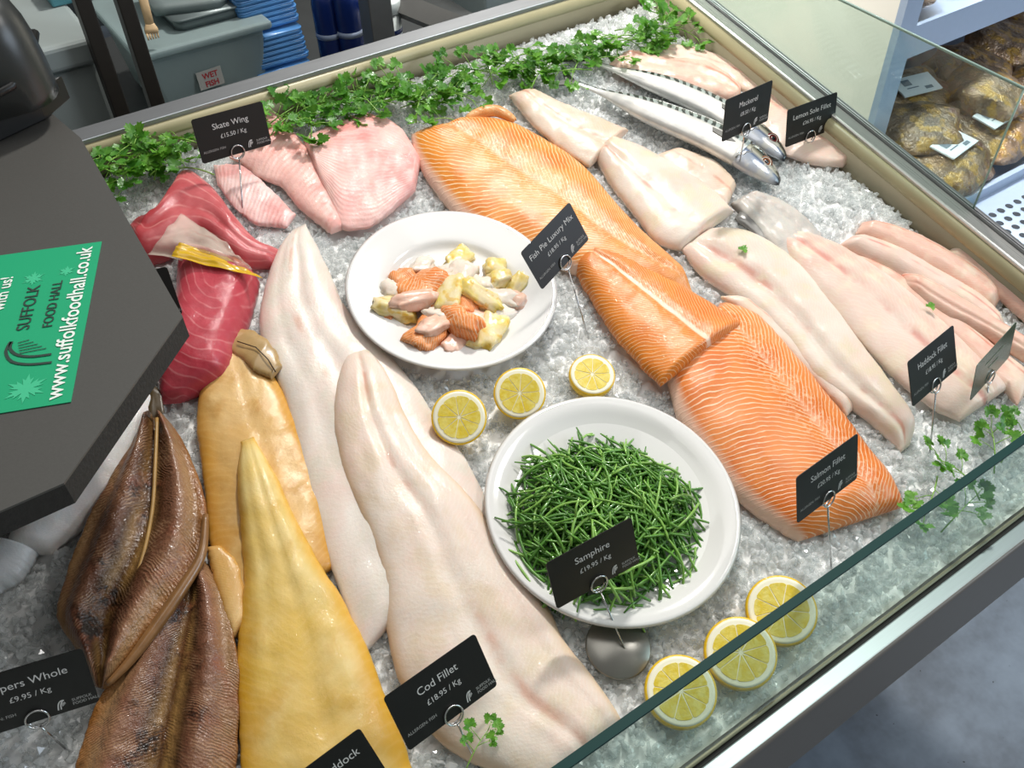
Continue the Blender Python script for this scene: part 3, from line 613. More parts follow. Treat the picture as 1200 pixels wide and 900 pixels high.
# ---------------------------------------------------------------- fish fillets lying on the ice
OUT = []                                  # outlines (deck x,y) kept free of loose ice
def lerpl(b, u):
    if not isinstance(b, (list, tuple)): return b
    s = u * (len(b) - 1); i = min(int(s), len(b) - 2); return b[i] + (b[i + 1] - b[i]) * (s - i)
def fil(name, label, cat, group, L, R, th, mat, base=.003, pw=2.6, grooves=(), hf=None, e0=.06, e1=.06, n=64, m=30, amp=.0022, parent=None, up=.35, clear=True, edge=.0, minw=.0):
    sd = (hash(name) if False else len(OUT)) * 1.37
    def conv(Q):
        out = []
        c2 = catmull([(x, y, 0) for x, y in Q], n)
        for i, v in enumerate(c2): out.append(P(v.x, v.y, lerpl(base, i / (n - 1)) + th * up))
        return out
    A, B = conv(L), conv(R)
    if clear: OUT.append([(v.x, v.y) for v in A] + [(v.x, v.y) for v in reversed(B)])
    V = []; Fc = []; UV = []
    for i in range(n):
        u = i / (n - 1); b = lerpl(base, u)
        T = min(1, (u / e0 if e0 else 1) ** .5 if u < e0 else 1, ((1 - u) / e1) ** .5 if e1 and u > 1 - e1 else 1)
        T = max(T, .12)
        wob = 1 + edge * mn.noise(Vector((u * 14, sd, 0)))
        for j in range(m + 1):
            s = -cos(pi * j / m); v = s                    # finer towards the edges
            ej = 1 + (.0022 / max(.02, (A[i] - B[i]).length)) * 2 * (mn.noise(Vector((u * 9, sd, 3 if v > 0 else 9))) + .6 * mn.noise(Vector((u * 31, sd, 5 if v > 0 else 2)))) * abs(v)
            q = A[i].lerp(B[i], .5 + .5 * v * wob * ej)
            wid_ = (A[i] - B[i]).length; h = th * min(1, wid_ / (th * 2.2)) * T * max(0, 1 - abs(v) ** pw) ** .55
            inn = max(0, 1 - abs(v) ** 4)
            gw = min(1, (A[i] - B[i]).length / .075) ** 1.5
            for v0, dp, w in grooves: h -= gw * dp * T * math.exp(-((v - v0) / w) ** 2)
            if hf: h += hf(u, v) * T
            nz = mn.noise(Vector((q.x * 28, q.y * 28, sd))) + .5 * mn.noise(Vector((q.x * 75, q.y * 75, sd + 4)))
            h += amp * gw * nz * (inn if edge == 0 else 1)
            V.append((q.x, q.y, b + max(h, .0006))); UV.append((u, v))
    for i in range(n - 1):
        for j in range(m):
            a = i * (m + 1) + j; Fc.append((a, a + 1, a + m + 2, a + m + 1))
    # skirt and underside
    ring = [j for j in range(m + 1)] + [i * (m + 1) + m for i in range(1, n)] + [(n - 1) * (m + 1) + j for j in range(m - 1, -1, -1)] + [i * (m + 1) for i in range(n - 2, 0, -1)]
    k0 = len(V); cen = Vector((0, 0, 0))
    for r in ring:
        x, y, z = V[r]; i = r // (m + 1); V.append((x, y, lerpl(base, i / (n - 1)) - .004)); UV.append(UV[r])
    for q in range(len(ring)):
        q2 = (q + 1) % len(ring); Fc.append((ring[q], k0 + q, k0 + q2, ring[q2]))
    pos = {r: k0 + q for q, r in enumerate(ring)}
    for i in range(n - 1):
        Fc.append((pos[i * (m + 1)], pos[(i + 1) * (m + 1)], pos[(i + 1) * (m + 1) + m], pos[i * (m + 1) + m]))
    o = mk(name, V, Fc, mat, parent, uv=UV)
    if parent is None: tag(o, label, cat, group)
    else: tag(o, label)
    return o
S1 = m_salmon('salmon_flesh_back', .5, .17, .0085, 1.35, -.12, .2, True, 'e59138', 'd67620', 'fbe0b2')
S2 = m_salmon('salmon_flesh_middle', .26, .15, .0065, 1.2, -.1, .9, False, 'e68832', 'd8701a', 'f4c490')
S3 = m_salmon('salmon_flesh_front', .38, .19, .0088, .95, -.42, .2, True, 'e88a42', 'da7026', 'f9d4b0')
# salmon
a = fil('salmon_fillet', 'long salmon side lying at the back between skate and white fillets', 'fish fillet', None,
    [(545, 144), (575, 137), (610, 145), (650, 166), (690, 196), (725, 238), (765, 280), (798, 312), (814, 338)],
    [(482, 152), (489, 185), (515, 225), (550, 260), (600, 285), (650, 305), (700, 325), (760, 338), (806, 345)], .026, S1, e0=.05, pw=3.2, grooves=((-.12, .003, .12),))
def curlflap(name, pts, w, mat, parent, label, r=.009, turn=3.6):
    """a rolled over flap: pts pixel centre line"""
    C2 = catmull([(x, y, 0) for x, y in pts], 24); V = []; UV = []; Fc = []; m = 16
    for i, c in enumerate(C2):
        p = P(c.x, c.y, .018); d = P(*(C2[min(i + 1, 23)].to_2d()), .018) - P(*(C2[max(i - 1, 0)].to_2d()), .018); d.normalize(); s = Vector((-d.y, d.x, 0)); k = sin(pi * (i + .6) / 24.2) ** .5
        for layer in (0, 1):
            for j in range(m):
                a_ = -.5 + turn * j / (m - 1); rr = (r + layer * .003) * k
                V.append(p + s * (rr * cos(a_)) + Vector((0, 0, rr * sin(a_)))); UV.append((i / 23, -.8 + 1.4 * j / m))
    for i in range(23):
        for j in range(m - 1):
            for ly in (0, m): a_ = i * 2 * m + ly + j; Fc.append((a_, a_ + 1, a_ + 2 * m + 1, a_ + 2 * m))
        for j in (0, m - 1): a_ = i * 2 * m + j; Fc.append((a_, a_ + m, a_ + 3 * m, a_ + 2 * m))
    for i in (0, 23):
        for j in range(m - 1): a_ = i * 2 * m + j; Fc.append((a_, a_ + 1, a_ + m + 1, a_ + m))
    o = mk(name, V, Fc, mat, parent, uv=UV); tag(o, label); return o
curlflap('belly_flap', [(546, 140), (562, 134), (582, 132), (604, 142)], .02, S1, a, 'curled up belly flap')
o = fil('salmon_fillet', 'front salmon side with bold pale lines behind the salmon price sign', 'fish fillet', None,
    [(846, 350), (885, 362), (915, 390), (945, 425), (985, 475), (1022, 522), (1050, 560), (1064, 588)],
    [(785, 440), (793, 475), (810, 507), (840, 547), (870, 583), (902, 607), (925, 622), (940, 629)], .03, S3, e0=.03, e1=.10, pw=3.0, grooves=((-.42, .003, .1),))
o = fil('salmon_fillet', 'short thick salmon piece overlapping the front salmon side', 'fish fillet', None,
    [(688, 284), (735, 298), (780, 320), (830, 350), (873, 377)],
    [(672, 306), (692, 342), (715, 380), (745, 415), (776, 447)], .024, S2, base=[.006, .006, .009, .016, .024], e0=.1, e1=.045, pw=3.0, grooves=((-.1, .0035, .07),))
# white fillets right of the back salmon
W1 = m_white('white_flesh', 'efe0d0', 'f1d3c2', 'dfcbb2', .2, blood='d99a86')
W2 = m_white('white_flesh_pink', 'f1e5d8', 'f0d8cb', 'eadcc2', .4, blood='d8907e', c0=.3)
W3 = m_white('cod_flesh', 'f0e7dd', 'f2ddd2', 'e6ddcf', .5, .0065, blood='dcae98', c0=.15)
W4 = m_white('cod_flesh_cream', 'f0e3d6', 'f3dcce', 'e8d6bf', .5, .0065, blood='dda892', c0=-.1, edge='efd3b8')
W5 = m_white('sole_flesh', 'f0dccf', 'eecabb', 'f0e0cb', .2, blood='d98a80')
W6 = m_white('sole_flesh_pink', 'f0cfbf', 'edbcaa', 'f3dfcc', .2, blood='d9806e', c0=-.4)
W7 = m_white('translucent_flesh', 'cfccc4', 'dccfc6', 'b4b4b0', .3, sss=.3, edge='7d7973')
fil('white_fillet', 'flat white tail fillet lying right of the back salmon side', 'fish fillet', None,
    [(622, 102), (660, 119), (695, 133), (737, 150)], [(597, 109), (625, 143), (660, 173), (692, 192)], .013, W1, base=.006, e0=.1, e1=.03, grooves=((.1, .003, .1),))
fil('white_fillet', 'small pale fillet half tucked beneath the thick white one near mackerel', 'fish fillet', None,
    [(795, 172), (840, 188), (864, 215)], [(765, 182), (808, 218), (852, 242)], .012, W1, base=.004, e0=.12, e1=.1)
fil('white_fillet', 'thick white fillet with a pink seam beside the back salmon', 'fish fillet', None,
    [(712, 159), (745, 167), (790, 189), (830, 214), (861, 244)], [(699, 179), (715, 209), (745, 248), (772, 280), (800, 288)], .021, W2, e0=.08, e1=.05, grooves=((.25, .004, .14),))
fil('white_fillet', 'narrow pale fillet showing between haddock and the front salmon', 'fish fillet', None,
    [(880, 345), (930, 388), (972, 432), (1004, 474)], [(846, 345), (900, 392), (952, 442), (994, 486)], .011, W4, base=.002, e0=.1, e1=.1)
fil('haddock_fillet', 'long rounded haddock fillet running down to the haddock price sign', 'fish fillet', None,
    [(832, 264), (880, 269), (930, 300), (970, 345), (1010, 400), (1047, 450), (1073, 492), (1069, 518)],
    [(800, 288), (826, 320), (872, 352), (917, 395), (952, 437), (988, 467), (1027, 494), (1060, 525)], .021, W2, e0=.1, e1=.08, pw=2.6, grooves=((.38, .009, .22),))
fil('haddock_fillet', 'grey skinned haddock piece folded over below the mackerel heads', 'fish fillet', None,
    [(884, 222), (912, 231), (940, 248), (966, 276)], [(858, 236), (880, 262), (905, 290), (936, 318)], .012, W7, base=.004, e0=.08, e1=.08, grooves=((-.3, .004, .12), (.4, .003, .12)))
MT['skin'] = plain('silver_grey_skin', '8d8c88', .25, .35, nz=.3, nsc=40, Coat_Weight=.4)
fil('haddock_fillet', 'slim haddock piece with silver grey skin edge left of wide fillet', 'fish fillet', None,
    [(870, 243), (908, 262), (945, 295), (985, 345)], [(862, 254), (890, 280), (920, 318), (962, 362)], .006, MT['skin'], base=.004, e0=.1, e1=.1, clear=False)
fil('haddock_fillet', 'wide pale haddock fillet in the middle of the right side group', 'fish fillet', None,
    [(925, 268), (965, 277), (1012, 300), (1062, 335), (1112, 380), (1152, 420), (1184, 452)],
    [(912, 282), (940, 322), (975, 357), (1010, 397), (1045, 432), (1085, 467), (1128, 490)], .018, W5, base=.004, e0=.08, e1=.08, grooves=((.05, .005, .12), (-.45, .004, .1)))
fil('haddock_fillet', 'flat pink edged fillet between the wide haddock and rolled strips', 'fish fillet', None,
    [(1000, 296), (1050, 320), (1100, 352), (1150, 392), (1215, 440)], [(985, 300), (1030, 325), (1085, 370), (1140, 418), (1195, 472)], .012, W6, base=.002, e0=.08, e1=.08, grooves=((0, .003, .2),), clear=True)
SG = 'rolled sole strips by the glass side rail'
fil('sole_fillet', 'pink rolled sole strip highest up the slope beside side rail', 'fish fillet', SG,
    [(1012, 257), (1060, 267), (1110, 292), (1150, 317), (1174, 348)], [(1004, 271), (1040, 287), (1090, 312), (1135, 340), (1166, 362)], .018, W6, base=.004, e0=.08, e1=.08, pw=2.1, grooves=((.1, .004, .1),))
fil('sole_fillet', 'pale rolled sole strip second from the side rail', 'fish fillet', SG,
    [(1002, 273), (1050, 288), (1100, 316), (1148, 345), (1180, 377)], [(985, 284), (1030, 306), (1085, 337), (1130, 364), (1172, 394)], .018, W5, base=.006, e0=.08, e1=.08, pw=2.1)
fil('sole_fillet', 'short rolled sole strip with a red line beside wide fillet', 'fish fillet', SG,
    [(1058, 316), (1100, 333), (1150, 363), (1210, 400)], [(1062, 332), (1100, 362), (1150, 388), (1210, 424)], .017, W6, base=.009, e0=.1, e1=.06, pw=2.1, grooves=((.5, .005, .1),))
fil('sole_fillet', 'pink sole strip running out past the green tinted sign', 'fish fillet', SG,
    [(1120, 285), (1170, 315), (1215, 350)], [(1110, 296), (1160, 335), (1212, 380)], .016, W6, base=.004, e0=.1, e1=.06, pw=2.1)
# lemon sole at the back right
fil('lemon_sole_fillet', 'pale lemon sole fillet tucked under parsley in the far corner', 'fish fillet', None,
    [(770, 54), (805, 52), (860, 70), (908, 97)], [(745, 64), (790, 74), (848, 92), (895, 118)], .009, W5, base=.003, e0=.1, e1=.08, edge=.06)
fil('lemon_sole_fillet', 'peach pink lemon sole fillet behind the mackerel', 'fish fillet', None,
    [(735, 58), (790, 66), (832, 73), (864, 95), (869, 112)], [(712, 74), (748, 92), (800, 102), (842, 113), (862, 117)], .015, W6, base=.007, e0=.08, e1=.06, edge=.05, grooves=((0, .004, .2),))
fil('lemon_sole_fillet', 'lemon sole fillet lying against the rail behind its sign', 'fish fillet', None,
    [(905, 104), (940, 116), (976, 137), (993, 160), (996, 186)], [(868, 118), (890, 150), (920, 177), (958, 190), (990, 192)], .012, W5, base=.005, e0=.08, e1=.06, edge=.05, grooves=((-.2, .004, .1),))
# skate wings
K1 = m_skate('skate_flesh', 'f0c6bd', 'eba59f', 'f5ddd6', 30, True); K2 = m_skate('skate_flesh_pale', 'f0c3b8', 'eeb2a8', 'f2d6cc', 26, False); K3 = m_skate('skate_flesh_thin', 'ecccc6', 'e8b9b4', 'efdcd8', 22, False)
fil('skate_wing', 'thin pale skate wing half buried in ice below its sign', 'fish fillet', None,
    [(250, 193), (285, 194), (320, 224), (346, 250)], [(254, 214), (274, 240), (300, 260), (336, 264)], .006, K3, base=.003, e0=.1, e1=.1, edge=.04, clear=False)
fil('skate_wing', 'pink skate wing with a torn lower edge behind skate sign', 'fish fillet', None,
    [(312, 120), (337, 145), (362, 178), (386, 225), (404, 264)], [(268, 180), (300, 202), (330, 217), (357, 247), (388, 270)], .011, K2, base=.006, e0=.12, e1=.08, edge=.05)
fil('skate_wing', 'ridged pink skate wing next to the back salmon side', 'fish fillet', None,
    [(355, 162), (400, 137), (440, 131), (472, 150), (493, 186)], [(372, 203), (386, 238), (402, 264), (440, 258), (487, 219)], .016, K1, base=.007, e0=.06, e1=.06, edge=.03)
# tuna
T1 = m_tuna('tuna_flesh_back', .5, -1.4, 'a83a40', 'c96a6c', 18, 'dd9a94'); T2 = m_tuna('tuna_flesh', .06, -.15, 'ac3440', 'c2525c', 30, 'd88c8c')
t1 = fil('tuna_loin', 'long dark pink tuna loin lying behind the triangular tuna piece', 'fish fillet', None,
    [(158, 250), (190, 247), (215, 200), (237, 207), (257, 228), (278, 256), (302, 280), (329, 287)], [(146, 263), (162, 300), (185, 300), (206, 290), (236, 282), (262, 294), (285, 305), (320, 307)], .032, T1, e0=.06, e1=.06, pw=3.2, grooves=((.2, .004, .15),))
t2 = fil('tuna_loin', 'triangular deep red tuna piece with pale ring lines beside slab', 'fish fillet', None,
    [(303, 322), (293, 362), (277, 405), (262, 440), (212, 462)], [(207, 290), (204, 340), (196, 385), (182, 430), (186, 464)], .042, T2, e0=.03, e1=.05, pw=4)
def sheet(name, label, cat, q, mat, h, wav, n=22, m=14, parent=None):
    V = []; Fc = []
    for lay in (0, 1):
        for i in range(n):
            for j in range(m):
                u, v = i / (n - 1), j / (m - 1); a_ = Vector(q[0]).lerp(Vector(q[1]), u); b_ = Vector(q[3]).lerp(Vector(q[2]), u); c = a_.lerp(b_, v)
                hh = (h(u, v) if callable(h) else h); p = P(c.x, c.y, hh); V.append((p.x, p.y, p.z + wav * mn.noise(Vector((u * 4, v * 4, 7))) - lay * .0004))
    N = n * m
    for i in range(n - 1):
        for j in range(m - 1):
            a_ = i * m + j; Fc += [(a_, a_ + 1, a_ + m + 1, a_ + m), (N + a_, N + a_ + 1, N + a_ + m + 1, N + a_ + m)]
    e = [i * m for i in range(n)] + [(n - 1) * m + j for j in range(1, m)] + [i * m + m - 1 for i in range(n - 2, -1, -1)] + [j for j in range(m - 2, 0, -1)]
    for k_ in range(len(e)): Fc.append((e[k_], e[(k_ + 1) % len(e)], N + e[(k_ + 1) % len(e)], N + e[k_]))
    o = mk(name, V, Fc, mat, parent); tag(o, label, cat); return o
sheet('plastic_film', 'clear plastic film separating the two tuna pieces', 'film', [(172, 298, 0), (212, 250, 0), (262, 282, 0), (296, 316, 0)], MT['film'], lambda u, v: .040 + .012 * sin(u * 3), .008)
sheet('plastic_film', 'bright yellow film strip along the top of triangular tuna', 'film', [(200, 300, 0), (210, 284, 0), (262, 300, 0), (308, 326, 0)], MT['yfilm'], lambda u, v: .058 - .014 * v, .004)
# cod on the left
fil('cod_fillet', 'long white cod fillet lying furthest up the ice beside the pie plate', 'fish fillet', None,
    [(358, 259), (380, 304), (400, 348), (428, 388), (470, 428), (512, 488), (548, 540), (580, 602)],
    [(343, 266), (321, 300), (304, 365), (310, 412), (335, 470), (352, 550), (378, 640), (425, 765)], .016, W3, pw=3.2, amp=.003, e0=.1, e1=.05, grooves=((-.1, .0025, .1), (.5, .0015, .1)))
fil('cod_fillet', 'broad cream cod fillet in front behind the cod price sign', 'fish fillet', None,
    [(430, 404), (452, 431), (474, 480), (504, 530), (552, 580), (594, 640), (632, 690), (664, 750), (702, 800), (730, 840)],
    [(406, 409), (394, 450), (391, 500), (405, 565), (430, 620), (445, 665), (452, 725), (470, 800), (525, 875), (640, 925)], .021, W4, pw=3.2, amp=.003, base=[.012, .012, .010, .004, .003, .003], e0=.08, e1=.05, grooves=((-.05, .004, .1), (-.62, .0015, .08)))
# smoked haddock
Y1 = m_smoked('smoked_flesh', 'cfa058', 'dab67c', 'b98436', 'cf922e'); Y2 = m_smoked('smoked_flesh_bright', 'd8b252', 'e2ca8a', 'c99a34', 'dca21c')
y1 = fil('smoked_haddock', 'amber smoked haddock fillet with a folded tail lying furthest up', 'fish fillet', None,
    [(270, 390), (300, 406), (322, 440), (348, 492), (371, 550), (386, 615), (390, 662)],
    [(243, 402), (233, 450), (230, 500), (237, 560), (243, 620), (254, 680), (275, 745)], .015, Y1, amp=.003, e0=.08, e1=.06, grooves=((-.2, .0015, .12),))
fil('tail_flap', 'folded tan tail skin', None, None, [(258, 391), (294, 386), (318, 404), (330, 428)], [(250, 403), (278, 415), (300, 434), (318, 442)], .005, plain('tan_smoked_skin', 'a98a58', .35, nz=.35, nsc=45, bmp=.5, Coat_Weight=.3), base=[.010, .018, .021, .016], parent=y1, clear=False)
o = MB().tube([P(*q, h_) for q, h_ in (((278, 400), .026), ((300, 407), .029), ((314, 421), .028), ((323, 436), .022))], .0008, 6).build('tail_crease', plain('dark_crease', '3a2a16', .5), y1); tag(o, 'dark crease line')
fil('smoked_haddock', 'small tan smoked flap between the kippers and yellow fillets', 'fish fillet', None,
    [(257, 638), (284, 665), (288, 725)], [(241, 640), (254, 692), (272, 748)], .008, Y1, base=.010, e0=.1, e1=.1)
fil('smoked_haddock', 'large bright yellow smoked haddock fillet with a pointed tip', 'fish fillet', None,
    [(297, 508), (325, 555), (360, 632), (402, 702), (440, 780), (470, 860), (492, 925)],
    [(281, 514), (277, 570), (283, 640), (282, 710), (276, 780), (279, 850), (284, 935)], .021, Y2, base=[.018, .017, .012, .006, .003, .003], amp=.003, e0=.05, e1=.04, pw=2.6, grooves=((.45, .0014, .12), (-.1, .0016, .1)))
# kippers: split herring, flanks raised around a dark cavity
KM = m_kipper('kipper_flesh', .08); KM2 = m_kipper('kipper_flesh_under', -.05)
def khf(u, v): return .010 * math.exp(-((abs(v) - .55) / .22) ** 2) - .008 * math.exp(-(v / .2) ** 2) + .010 * max(0, abs(v) - .8) * 5 * sin(pi * min(1, u * 1.1))
fil('kipper', 'brown split kipper lying beneath, close to the yellow haddock', 'fish', None,
    [(240, 655), (262, 695), (276, 750), (281, 800), (279, 850), (273, 925)], [(205, 690), (165, 750), (130, 800), (108, 840), (92, 885), (78, 935)], .014, KM2, base=.004, hf=khf, e0=.08, e1=.04, n=80)
kp = fil('kipper', 'dark brown whole split kipper lying on top with raised flanks', 'fish', None,
    [(189, 480), (212, 512), (232, 560), (242, 606), (235, 652), (212, 690), (180, 735), (150, 776), (122, 806)], [(170, 481), (154, 515), (127, 565), (98, 625), (76, 680), (66, 720), (84, 752), (100, 776), (110, 802)], .015, KM, base=[.006, .008, .012, .018, .018, .016], hf=khf, e0=.05, e1=.08, n=90)
# tail fin of the kipper and its folded flank rim
sheet('tail_fin', 'thin dark tail fin', None, [(174, 446, 0), (188, 458, 0), (193, 484, 0), (168, 500, 0)], plain('dark_fin', '4a3c26', .4, nz=.3), .012, .003, 8, 6, kp)
pts = [(241, 603), (236, 650), (213, 690), (182, 735), (152, 775), (125, 803)]
m_ = MB(); C2 = catmull([(x, y, 0) for x, y in pts], 24); m_.tube([P(c.x, c.y, .029 - .004 * i / 24) for i, c in enumerate(C2)], [.003 + .004 * sin(pi * i / 23) for i in range(24)], 8)
o = m_.build('flank_rim', plain('kipper_skin_rim', '86603a', .3, nz=.45, nsc=50, Coat_Weight=.4), kp); tag(o, 'amber folded flank edge')
pts = [(184, 490), (182, 540), (178, 600), (165, 660), (145, 710), (125, 760)]
C2 = catmull([(x, y, 0) for x, y in pts], 24); o = MB().tube([P(c.x, c.y, .026) for c in C2], .0022, 6).build('backbone', plain('kipper_bone', 'b08a50', .4, nz=.3, nsc=60), kp); tag(o, 'tan backbone')
fil('squid', 'glossy white squid tube partly hidden beneath the grey slab', 'squid', None,
    [(180, 456), (174, 500), (152, 545), (112, 600), (58, 645)], [(148, 470), (112, 515), (70, 555), (22, 600), (4, 645)], .022, m_white('squid_flesh', 'e6e4e0', 'e9dcd8', 'd6d8d8', .3), e0=.06, e1=.08, pw=2.1, edge=.03)
fil('squid', 'white squid tube lying lower down by the left edge of ice', 'squid', None,
    [(45, 640), (20, 680), (-30, 700)], [(-5, 628), (-30, 650), (-60, 680)], .018, m_white('squid_flesh_low', 'd8dcdc', 'dcd8d8', 'c8cccc', .3), e0=.1, e1=.1, pw=2.1)
# ---------------------------------------------------------------- mackerel
MK, MH = m_mackerel('mackerel_skin'), m_machead()
MT['eye_red'] = plain('eye_red', '5e1c1e', .1); MT['eye_ring'] = plain('eye_ring', 'b9b4a8', .15, .3); MT['eye_black'] = plain('eye_black', '0b0b0c', .05, Coat_Weight=1.0); MT['eye_amber'] = plain('eye_amber', '7a4a30', .12)
def mackerel(label, spine, wid, iris, h0):
    N = 60; c2 = catmull([(x, y, 0) for x, y in spine], N); wl = [Vector((w, 0, 0)) for w in wid]; e = None
    W_ = [lerpl(wid, i / (N - 1)) for i in range(N)]
    pts = [P(c.x, c.y, h0 + W_[i] * .45) for i, c in enumerate(c2)]
    root = empty('mackerel', dk((sum((p.x for p in pts)) / N, sum((p.y for p in pts)) / N, 0)), label, 'fish')
    m = 24
    def part(i0, i1, nm, mat, fat=1.0, lab=None):
        V = []; Fc = []; UV = []
        for i in range(i0, i1 + 1):
            d = (pts[min(i + 1, N - 1)] - pts[max(i - 1, 0)]).normalized(); s = Vector((-d.y, d.x, 0)).normalized()
            for k in range(m):
                q = 2 * pi * k / m; V.append(pts[i] + s * (W_[i] * fat * cos(q)) + Vector((0, 0, W_[i] * .52 * fat * sin(q)))); UV.append((i / (N - 1), .5 + .5 * cos(q)))
        n = i1 - i0 + 1
        for i in range(n - 1):
            for k in range(m): Fc.append((i * m + k, i * m + (k + 1) % m, (i + 1) * m + (k + 1) % m, (i + 1) * m + k))
        Fc += [tuple(range(m)), tuple((n - 1) * m + k for k in range(m))]
        o = mk(nm, V, Fc, mat, root, uv=UV); tag(o, lab); return o
    part(0, 47, 'body', MK); part(47, N - 1, 'head', MH, 1.0, 'blue grey pointed head')
    def at(i, off, up):
        d = (pts[min(i + 1, N - 1)] - pts[i - 1]).normalized(); s = Vector((-d.y, d.x, 0)).normalized(); return pts[i] + s * (W_[i] * off) + Vector((0, 0, W_[i] * .52 * up)), d, s
    p, d, s = at(53, .18, .80); view = Vector((-.1, -.35, .93)).normalized(); r = .0120
    ax = d.cross(view).normalized(); ay = view.cross(ax)
    def dome(R, H, c):
        V = [c + view * H]; Fc = []; n = 18
        for j in range(1, 5):
            a_ = j / 4 * pi / 2
            for k in range(n): V.append(c + (ax * cos(2 * pi * k / n) + ay * sin(2 * pi * k / n)) * (R * sin(a_)) + view * (H * cos(a_)))
        for k in range(n): Fc.append((0, 1 + k, 1 + (k + 1) % n))
        for j in range(3):
            for k in range(n): Fc.append((1 + j * n + k, 1 + j * n + (k + 1) % n, 1 + (j + 1) * n + (k + 1) % n, 1 + (j + 1) * n + k))
        Fc.append(tuple(1 + 3 * n + k for k in range(n))[::-1]); return V, Fc
    ey = mk('eye', *dome(r, .0035, p), iris, root)
    o = MB().torus(p + view * .0022, ax, ay, r * .62, .0011, 20, 6).build('iris', MT['eye_ring'], ey)
    mk('pupil', *dome(r * .5, .0042, p), MT['eye_black'], ey)
    mpts = [at(i, -.30 + .012 * (i - 54), .72)[0] for i in range(52, 59)] ; o = MB().tube([q + view * .0006 for q in mpts], .0009, 6).build('mouth', plain('dark_mouth_line', '22262e', .4), root)
    gp = [at(47 + int(2 * sin(pi * k / 8)), -.85 + 1.5 * k / 8, .55 + .42 * sin(pi * k / 8))[0] for k in range(9)]; MB().tube(gp, .0012, 6).build('gill_edge', MT['skin'], root)
    q0, d, s = at(44, -.15, .9); V = []
    fin = [q0, q0 - d * .02 + s * .006, q0 - d * .045 + s * .002, q0 - d * .04 - s * .006, q0 - d * .012 - s * .007]
    V = [v + Vector((0, 0, .001)) for v in fin] + [v + Vector((0, 0, .0022)) for v in fin]; Fc = [(0, 1, 2, 3, 4), (5, 6, 7, 8, 9)] + [(k, (k + 1) % 5, 5 + (k + 1) % 5, 5 + k) for k in range(5)]; mk('pectoral_fin', V, Fc, MT['skin'], root, smooth=False)
    q0 = pts[0]; d = (pts[0] - pts[2]).normalized(); s = Vector((-d.y, d.x, 0)).normalized()
    fin = [q0 + s * .004, q0 + d * .04 + s * .03, q0 + d * .022, q0 + d * .04 - s * .026, q0 - s * .004]
    V = [v - Vector((0, 0, .0012)) for v in fin] + [v + Vector((0, 0, .0012)) for v in fin]; mk('tail_fin', V, Fc, MT['eye_black'] if False else plain('mackerel_fin', '4a4c44', .4, nz=.3), root, smooth=False)
    OUT.append([(p.x + .8 * W_[i] * -sin(.9), p.y + .8 * W_[i]) for i, p in enumerate(pts)] + [(p.x, p.y - .75 * W_[i]) for i, p in reversed(list(enumerate(pts)))])
    return root
wd = [.004, .005, .009, .016, .022, .026, .028, .029, .030, .030, .030, .029, .026, .019, .006]
mackerel('striped mackerel further back with a reddish eye behind its sign', [(686, 70), (720, 81), (760, 94), (800, 109), (840, 128), (880, 153), (905, 172), (921, 187)], [w * .95 for w in wd], MT['eye_red'], .004)
mackerel('striped silver mackerel in front with a brown ringed eye', [(676, 98), (705, 108), (745, 123), (790, 141), (830, 158), (868, 179), (896, 200), (914, 214)], [w * 1.12 for w in wd], MT['eye_amber'], .008)
# ---------------------------------------------------------------- plates
def plate(c, r, well, label):
    e = empty('dinner_plate', dk((c[0], c[1], .002)), label, 'plate')
    pr = [(well * .55, .004), (well * .62, .0), (well * .68, .004), (r * .8, .016), (r * .985, .0225), (r, .0245), (r * .985, .0262), (r * .9, .0238), (well * 1.08, .0175), (well * 1.0, .0135), (well * .9, .0085), (well * .6, .0072), (.001, .007)]
    pr = [tuple(v[:2]) for v in catmull([(a, b, 0) for a, b in pr], 60)]
    MB().lathe(pr, (c[0], c[1], .002), 96).build('bowl', MT['plate'], e)
    OUT.append([(c[0] + r * .93 * cos(k * pi / 16), c[1] + r * .93 * sin(k * pi / 16)) for k in range(32)])
    return e
PL1, PL2 = (.4585, .8749), (.4462, .5004)
plate(PL1, .142, .088, 'wide rimmed white plate holding the mixed fish pie chunks')
plate(PL2, .149, .112, 'round white plate holding the heap of green samphire')
# ---------------------------------------------------------------- fish pie mix
PMS = m_salmon('pie_salmon', .05, .05, .006, .9, .0, 0, False, 'f09a58', 'e47a34', 'f6cfa8')
def pie_mat(nm, a, b, c):
    t = NT(nm); col = t.mix(t.sm(t.noise(40, 3), .35, .65), srgb(a), srgb(b)); col = t.mix(t.ma('MULTIPLY', t.sm(t.noise(70, 2), .55, .65), .6), col, srgb(c)); t.set(Base_Color=col); t.bump(t.noise(160, 2), .3, .001); return wet(t, .2, .2)
PM = dict(s=pie_mat('pie_salmon_flesh', 'ee9656', 'e57c3a', 'f5c49c'), y=pie_mat('pie_smoked_flesh', 'ecdcb0', 'e6cc62', 'dfae1e'), w=pie_mat('pie_white_flesh', 'eadfd0', 'f0e2d4', 'dcc8b4'), p=pie_mat('pie_pink_flesh', 'ecc8b4', 'e8b49a', 'f2dccc'))
NM = dict(s='salmon_chunk', y='smoked_chunk', w='white_chunk', p='pink_chunk')
